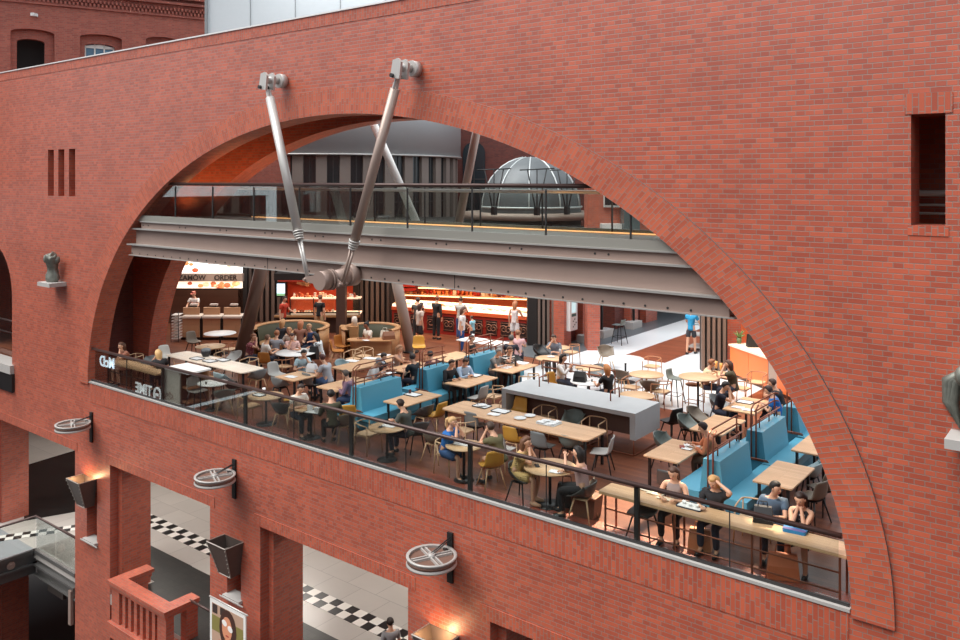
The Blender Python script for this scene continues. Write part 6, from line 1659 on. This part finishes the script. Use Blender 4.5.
# along the railing, from the near end
person('person in black polka dot dress with hands clasped at the rail counter', 800, 499, 180, arms=('chin', 'chin'), top=DK, sleeve='none', bottom=DK, legs='skirt', hair=(58, 40, 34), style='long', lean=16, hp=22, pattern=spots('polka_dots', (30, 29, 32), (236, 234, 232), 15, .26))
person('person in blue grey T-shirt with dark hair turning to the polka dot dress', 776, 488, 195, arms=('reach', 'table'), top=(84, 104, 124), hair=BLACKH, lean=20, hp=12, hy=55)
person('person in black top with blond hair holding the head at the rail counter', 713, 482, 180, arms=('hair', 'table'), top=DK, hair=BLONDE, style='long', lean=14, hp=28)
person('person in sleeveless grey top with long brown hair at the rail counter', 673, 473, 185, arms=('table', 'table'), top=(150, 132, 126), sleeve='none', bottom=DK, hair=(88, 58, 44), style='long', lean=14, hp=24)
person('person in pink lace top with black hair seen from behind, lifting a hand', 577, 468, 110, arms=('wave', 'table'), top=(206, 168, 164), sleeve='none', bottom=DK, hair=BLACKH, style='long', lean=8, hp=5)
person('person in yellow flowered dress with elbows on the round rail table', 527, 448, -80, arms=('chin', 'chin'), top=(206, 172, 112), legs='skirt', hair=(104, 68, 46), style='long', lean=20, hp=10, shoes=(190, 150, 120), pattern=spots('flower_print', (206, 172, 112), (96, 78, 60), 26, .3))
person('person in olive T-shirt with cropped hair and denim shorts leaning on the table', 490, 427, 88, arms=('face', 'table'), top=(98, 92, 62), bottom=(84, 96, 110), legs='short', hair=(76, 58, 48), lean=26, hp=20)
person('person in bright blue dress with blond ponytail, hands at the mouth', 453, 422, -85, arms=('face', 'face'), top=(36, 104, 176), bottom=(52, 84, 130), legs='skirt', hair=(206, 166, 116), style='pony', lean=16, hp=12)
person('young person in dark green grey T-shirt reading at the round rail table', 400, 404, 100, arms=('table', 'cross'), top=(70, 74, 68), hair=(52, 36, 30), lean=18, hp=28)
person('person in dark green jacket with black hair seen from behind by the rail', 329, 401, 60, arms=('table', 'table'), top=(72, 70, 52), sleeve='long', bottom=DK, hair=BLACKH, lean=16, hp=10)
person('person in white shirt looking down at the tray by the rail', 301, 395, -95, arms=('table', 'table'), top=(226, 218, 206), bottom=(42, 48, 62), hair=(58, 42, 36), lean=16, hp=25)
person('person behind the glowing letters sitting with crossed bare legs at the far counter', 121, 347, 180, arms=('chin', 'table'), top=(150, 96, 76), bottom=(206, 150, 124), legs='short', hair=(90, 56, 40), style='long', lean=18)
person('person in black top with long blond hair leaning at the end of the sunlit table', 158, 353, 80, arms=('face', 'table'), top=DK, hair=(214, 172, 118), style='long', lean=22, hp=20)
# first blue bench and around
person('person in purple shirt leaning on an oak table from the first blue bench', 345, 374, 112, arms=('table', 'chin'), top=(142, 110, 128), sleeve='long', bottom=(48, 62, 92), hair=(96, 84, 76), lean=24, hp=20)
person('person in light blue shirt eating at the small oak table', 304, 353.5, -110, arms=('face', 'table'), top=(186, 214, 224), hair=BLACKH, lean=20, hp=25)
person('person in grey T-shirt and jeans with short brown hair, back half turned', 322, 358, 100, arms=('table', 'reach'), top=(176, 178, 184), bottom=(84, 110, 150), hair=(84, 44, 40), lean=20, hp=25)
person('person in black jacket on the blue bench with a glass in hand', 452, 363.5, -95, arms=('table', 'table'), top=(34, 34, 38), sleeve='long', bottom=(52, 46, 44), hair=(60, 42, 34), lean=16, hp=18)
person('person in light blue shirt on the blue bench bending over a tray', 466, 362, -110, arms=('table', 'reach'), top=(176, 200, 224), sleeve='long', hair=(66, 46, 36), lean=22, hp=32)
person('person in black T-shirt with short dark hair eating with the back to the first bench', 412, 357, 80, arms=('table', 'reach'), top=(36, 38, 44), hair=(60, 50, 46), lean=16, hp=12, group=None)
person('person with long light brown hair facing the one in black T-shirt', 400, 348.5, -70, arms=('table', 'chin'), top=(206, 176, 160), sleeve='none', hair=(170, 124, 90), style='long', lean=14)
person('person in grey cap and white top bent over the papered table', 379, 362, -60, arms=('table', 'table'), top=(216, 214, 214), hair=(150, 156, 164), style='cap', lean=26, hp=30)
person('person with dark hair between the grey cap and the long brown hair', 384, 356.5, -75, arms=('reach', 'table'), top=(70, 64, 66), hair=(60, 46, 40), lean=24, hp=26)
person('person in maroon shirt slumped behind the second blue bench', 430, 354.5, 75, arms=('table', 'reach'), top=(92, 52, 64), sleeve='long', hair=(44, 32, 30), lean=30, hp=20)
person('grey haired person in grey vest at the farther middle table', 499, 352, -90, arms=('table', 'reach'), top=(128, 124, 120), sleeve='short', bottom=(66, 46, 42), hair=(140, 134, 130), lean=20, hp=20)
person('person in black and white stripes with a hand at the face', 510, 350, -105, arms=('table', 'face'), top=(220, 216, 212), hair=(96, 70, 54), lean=16, hp=18, pattern=stripes('stripe_print', (226, 222, 216), (44, 40, 42), 14))
person('broad person in black shirt seen from behind before the red counter', 511.5, 338, 20, arms=('table', 'table'), top=(44, 46, 56), hair=(100, 92, 86), lean=10, hp=5)
person('small person in pink top beside the broad one in black shirt', 518, 333, 35, arms=('lap', 'table'), top=(222, 178, 180), hair=(150, 104, 76), lean=6)
person('person in black stretched out on a chair under the copper rail', 472, 338.5, -60, arms=('lap', 'lap'), top=(36, 34, 36), bottom=(38, 36, 38), hair=(52, 38, 34), lean=-12, hp=5)
person('person in grey T-shirt with beard eating at the round table by the slats', 553.5, 338, 190, arms=('table', 'face'), top=(116, 120, 130), bottom=(60, 50, 48), hair=(70, 50, 40), lean=12, hp=22)
person('person in white blouse with long dark hair holding a phone', 564, 357.5, -85, arms=('phone', 'phone'), top=(226, 222, 218), sleeve='long', hair=(40, 30, 28), style='long', lean=8, hp=10)
person('person in black top with long orange blond hair seen from behind', 606, 368, 75, arms=('table', 'phone'), top=(26, 26, 28), sleeve='short', hair=(200, 132, 78), style='long', lean=6, hp=5)
person('person in cream T-shirt at the small table before the taupe slats', 712, 363, -60, arms=('table', 'table'), top=(226, 202, 160), hair=(150, 92, 58), lean=18, hp=15)
person('person in dark green top with glasses and brown hair at the orange counter', 728, 364, 110, arms=('face', 'table'), top=(84, 76, 54), sleeve='short', hair=(88, 56, 42), style='long', lean=12, hp=10)
person('person in navy polo eating on the grey tub chair', 726, 386, -85, arms=('face', 'face'), top=(32, 34, 48), hair=(34, 26, 26), lean=16, hp=22)
person('person in black leaning over the table by the copper rail at the arch', 772, 383, 95, arms=('face', 'table'), top=(40, 38, 42), hair=(70, 48, 40), lean=22, hp=18)
person('person in bright blue T-shirt half hidden by copper rails at the arch', 768, 390, 100, arms=('table', 'reach'), top=(40, 104, 170), hair=(60, 42, 38), lean=24, hp=25)
person('person in navy and orange top writing at the oak table', 702.5, 427.5, 108, arms=('table', 'reach'), top=(206, 124, 84), sleeve='long', bottom=(96, 76, 58), hair=(56, 40, 36), lean=20, hp=26)
# by the booths
person('person in pink T-shirt at the white round table', 292, 336.5, -130, arms=('table', 'chin'), top=(232, 190, 180), hair=(72, 48, 40), lean=18, hp=18, skin=(220, 164, 134))
person('person in white floral blouse with long black hair at the white round table', 315, 336, 120, arms=('table', 'table'), top=(222, 228, 228), sleeve='long', hair=(26, 24, 26), style='long', lean=16, hp=22, pattern=spots('floral_print', (224, 228, 228), (60, 70, 80), 12, .26))
person('person in white top with dark shoulder strap on the ochre chair', 268, 338, -20, arms=('table', 'table'), top=(226, 218, 208), hair=(110, 78, 58), lean=10)
person('person in maroon patterned shirt beside the leaning brown column', 254, 337, -70, arms=('table', 'face'), top=(150, 84, 88), hair=(140, 92, 66), lean=16, pattern=spots('maroon_print', (128, 62, 70), (206, 160, 150), 14, .24))
person('person in dark top with long blond hair, back turned, high in the booth', 283, 322, 20, arms=('lap', 'lap'), top=(56, 60, 66), hair=(202, 150, 100), style='long', lean=5, seat=.6)
person('person with long reddish hair and brown top, back turned in the booth', 301, 323.5, 30, arms=('lap', 'lap'), top=(160, 110, 90), hair=(190, 120, 80), style='long', lean=6, seat=.6)
person('person with sandy hair and blue top at the booth edge', 309, 327, -150, arms=('table', 'table'), top=(48, 70, 110), hair=(190, 146, 106), lean=10, seat=.5)
person('person with brown hair and grey backpack inside the booth', 277, 333.5, 30, arms=('table', 'table'), top=(150, 150, 156), hair=(160, 104, 70), lean=8)
person('person with a blond child style bob inside the booth', 289, 330.5, -160, arms=('table', 'table'), top=(206, 190, 176), hair=(202, 150, 106), lean=8)
person('person with black hair and white shirt alone in the smaller booth', 366, 325, 165, arms=('table', 'lap'), top=(232, 222, 208), hair=(24, 20, 20), style='bun', lean=8, skin=(150, 96, 72))
# standing
person('person in black shirt and khaki trousers standing at the sweets stall', 320.5, 297.5, 15, stand=True, lean=2, arms=('side', 'side'), top=(28, 28, 30), bottom=(176, 148, 110), hair=(128, 84, 62), style='short', hp=10)
person('person in orange red shirt serving at the sweets stall', 285, 299, -70, stand=True, lean=4, arms=('counter', 'side'), top=(190, 62, 40), bottom=(44, 36, 36), hair=(50, 32, 28))
person('counter worker in white shirt and reddish cap at the order counter', 193.5, 294, 175 + 35, stand=True, lean=4, arms=('counter', 'counter'), top=(232, 226, 218), bottom=(50, 46, 46), hair=(176, 96, 80), style='cap')
person('person in striped T-shirt with bag strap standing at the red counter', 461, 299.5, 15, stand=True, lean=3, arms=('counter', 'counter'), top=(206, 200, 184), bottom=(60, 80, 120), hair=(90, 62, 46), pattern=stripes('pale_stripe', (214, 208, 194), (160, 156, 150), 18))
person('person in white T-shirt and blue jeans standing behind the white topped table', 464, 310, -60, stand=True, lean=4, arms=('lap', 'side'), top=(238, 234, 230), bottom=(34, 84, 150), hair=(90, 58, 44), style='long', zh=1.6)
person('child in light blue top held beside the one in white T-shirt', 471.5, 317.5, 90, stand=True, lean=4, arms=('side', 'reach'), top=(150, 206, 220), bottom=(60, 60, 70), legs='short', hair=(80, 52, 40), k=.66)
person('person in dark patterned top standing at the short side of the red counter', 418, 300, 20, stand=True, lean=8, arms=('counter', 'counter'), top=(66, 60, 54), bottom=(46, 44, 44), hair=(70, 50, 42))
person('person in white blouse and dark skirt by the red counter', 421.5, 305.5, -20, stand=True, lean=3, arms=('side', 'side'), top=(220, 200, 186), bottom=(52, 44, 46), legs='skirt', hair=(70, 46, 38), style='long')
person('person all in black standing at the corner of the red counter', 437.5, 298.5, 5, stand=True, lean=3, arms=('counter', 'side'), top=(36, 33, 34), sleeve='long', bottom=(34, 32, 33), hair=(130, 84, 62))
person('person in short white dress standing at the end of the red counter', 515.5, 303.5, 10, stand=True, lean=2, arms=('side', 'counter'), top=(222, 210, 206), sleeve='none', bottom=(222, 214, 212), legs='skirt', hair=(176, 114, 78), style='long', shoes=(200, 190, 180))
person('person in blue T-shirt and dark shorts pushing a trolley along the white path', 692, 309.5, 5, stand=True, lean=5, arms=('push', 'push'), top=(40, 144, 190), bottom=(54, 56, 62), legs='short', hair=(80, 60, 50), knees=.09)
person('person in black trousers standing behind the arch foot at the orange counter', 777, 322, 160, stand=True, lean=2, arms=('hip', 'side'), top=(40, 40, 44), bottom=(30, 30, 32), hair=(60, 44, 38))
person('person passing over the chequered tiles of the lower concourse', 390, 622, 60, stand=True, lean=4, arms=('side', 'side'), top=(150, 146, 146), bottom=(60, 60, 66), hair=(50, 38, 32), base=ZL, knees=.08)
finish_people()
# floor trolley pushed by the person in blue
q = [o for o in SC.objects if o.get('label', '').startswith('person in blue T-shirt and dark shorts')][0]
t = thing('hand_trolley', 'metal trolley pushed by the one in blue on the white path', 'trolley', (q.location.x, q.location.y, 0), q.rotation_euler.z)
mb = MB(); mb.tube([(-.26, .45, .12), (-.26, .42, 1.1), (.26, .42, 1.1), (.26, .45, .12)], .018, 6); mb.tube([(-.26, 1.15, .12), (-.26, 1.15, .9), (.26, 1.15, .9), (.26, 1.15, .12)], .018, 6); mb.build('frame', M['steel_dark'], t)
mb = MB(); mb.bb(-.28, .28, .42, 1.18, .16, .2); mb.bb(-.28, .28, .42, 1.18, .6, .63); mb.build('shelf', M['steel_pale'], t)
for x in (-.24, .24):
    for y in (.5, 1.1): mb = MB(); mb.cyl((x - .02, y, .08), (x + .02, y, .08), .08, n=12); mb.build('wheel', BLK, t)
# ================================================================ light and camera
w = bpy.data.worlds.new('overcast'); SC.world = w; w.use_nodes = True
w.node_tree.nodes['Background'].inputs[0].default_value = (0.86, 0.94, 1.0, 1)
w.node_tree.nodes['Background'].inputs[1].default_value = 1.0
sd = bpy.data.lights.new('roof_daylight', 'SUN'); sd.energy = 3.7; sd.angle = math.radians(50); sd.color = (1.0, 0.97, 0.93)
so = bpy.data.objects.new('roof_daylight', sd); COL.objects.link(so)
so.rotation_euler = Vector((0.30, 0.44, -0.85)).to_track_quat('-Z', 'Y').to_euler()
area_l = bpy.data.lights.new('restaurant_fill_light', 'AREA'); area_l.shape = 'RECTANGLE'; area_l.size = 20; area_l.size_y = 14; area_l.energy = 1500; area_l.color = (.95, .98, 1.0)  # unseen area light added overhead to brighten the restaurant
al = bpy.data.objects.new('restaurant_fill_light', area_l); COL.objects.link(al); al.location = (-16, 10.5, 15)
sl = bpy.data.lights.new('sun_shaft', 'SPOT'); sl.energy = 36000; sl.spot_size = math.radians(22); sl.spot_blend = .35; sl.shadow_soft_size = .25; sl.color = (1, .94, .86)
slo = bpy.data.objects.new('sun_shaft', sl); COL.objects.link(slo); slo.location = (-25, 12, 17); slo.rotation_euler = (Vector((-22.2, 2.0, .8)) - slo.location).to_track_quat('-Z', 'Y').to_euler()
for k, (u, v, e, a) in enumerate(((606, 510, 90000, 4.6), (676, 540, 80000, 3.6), (770, 580, 30000, 2.6))):
    tg = at(u, v, 0); s_ = bpy.data.lights.new('sun_shaft', 'SPOT'); s_.energy = e; s_.spot_size = math.radians(a); s_.spot_blend = .2; s_.shadow_soft_size = .08; s_.color = (1, .8, .58)
    so_ = bpy.data.objects.new('sun_shaft', s_); COL.objects.link(so_); so_.location = (tg.x - 2.5, tg.y + 11, 16.5); so_.rotation_euler = (tg - so_.location).to_track_quat('-Z', 'Y').to_euler()
cam = bpy.data.cameras.new('camera'); cam.lens = FPX * 36 / 960; cam.sensor_width = 36; cam.sensor_fit = 'HORIZONTAL'
cam.shift_y = -(320 - CYP) / 960; cam.clip_end = 300
co = bpy.data.objects.new('camera', cam); COL.objects.link(co)
co.location = (0, -DIST, EYE); co.rotation_euler = (PI / 2, 0, TH)
SC.camera = co
SC.view_settings.view_transform = 'Standard'; SC.view_settings.look = 'None'; SC.view_settings.gamma = 1.0; SC.view_settings.exposure = 0.2
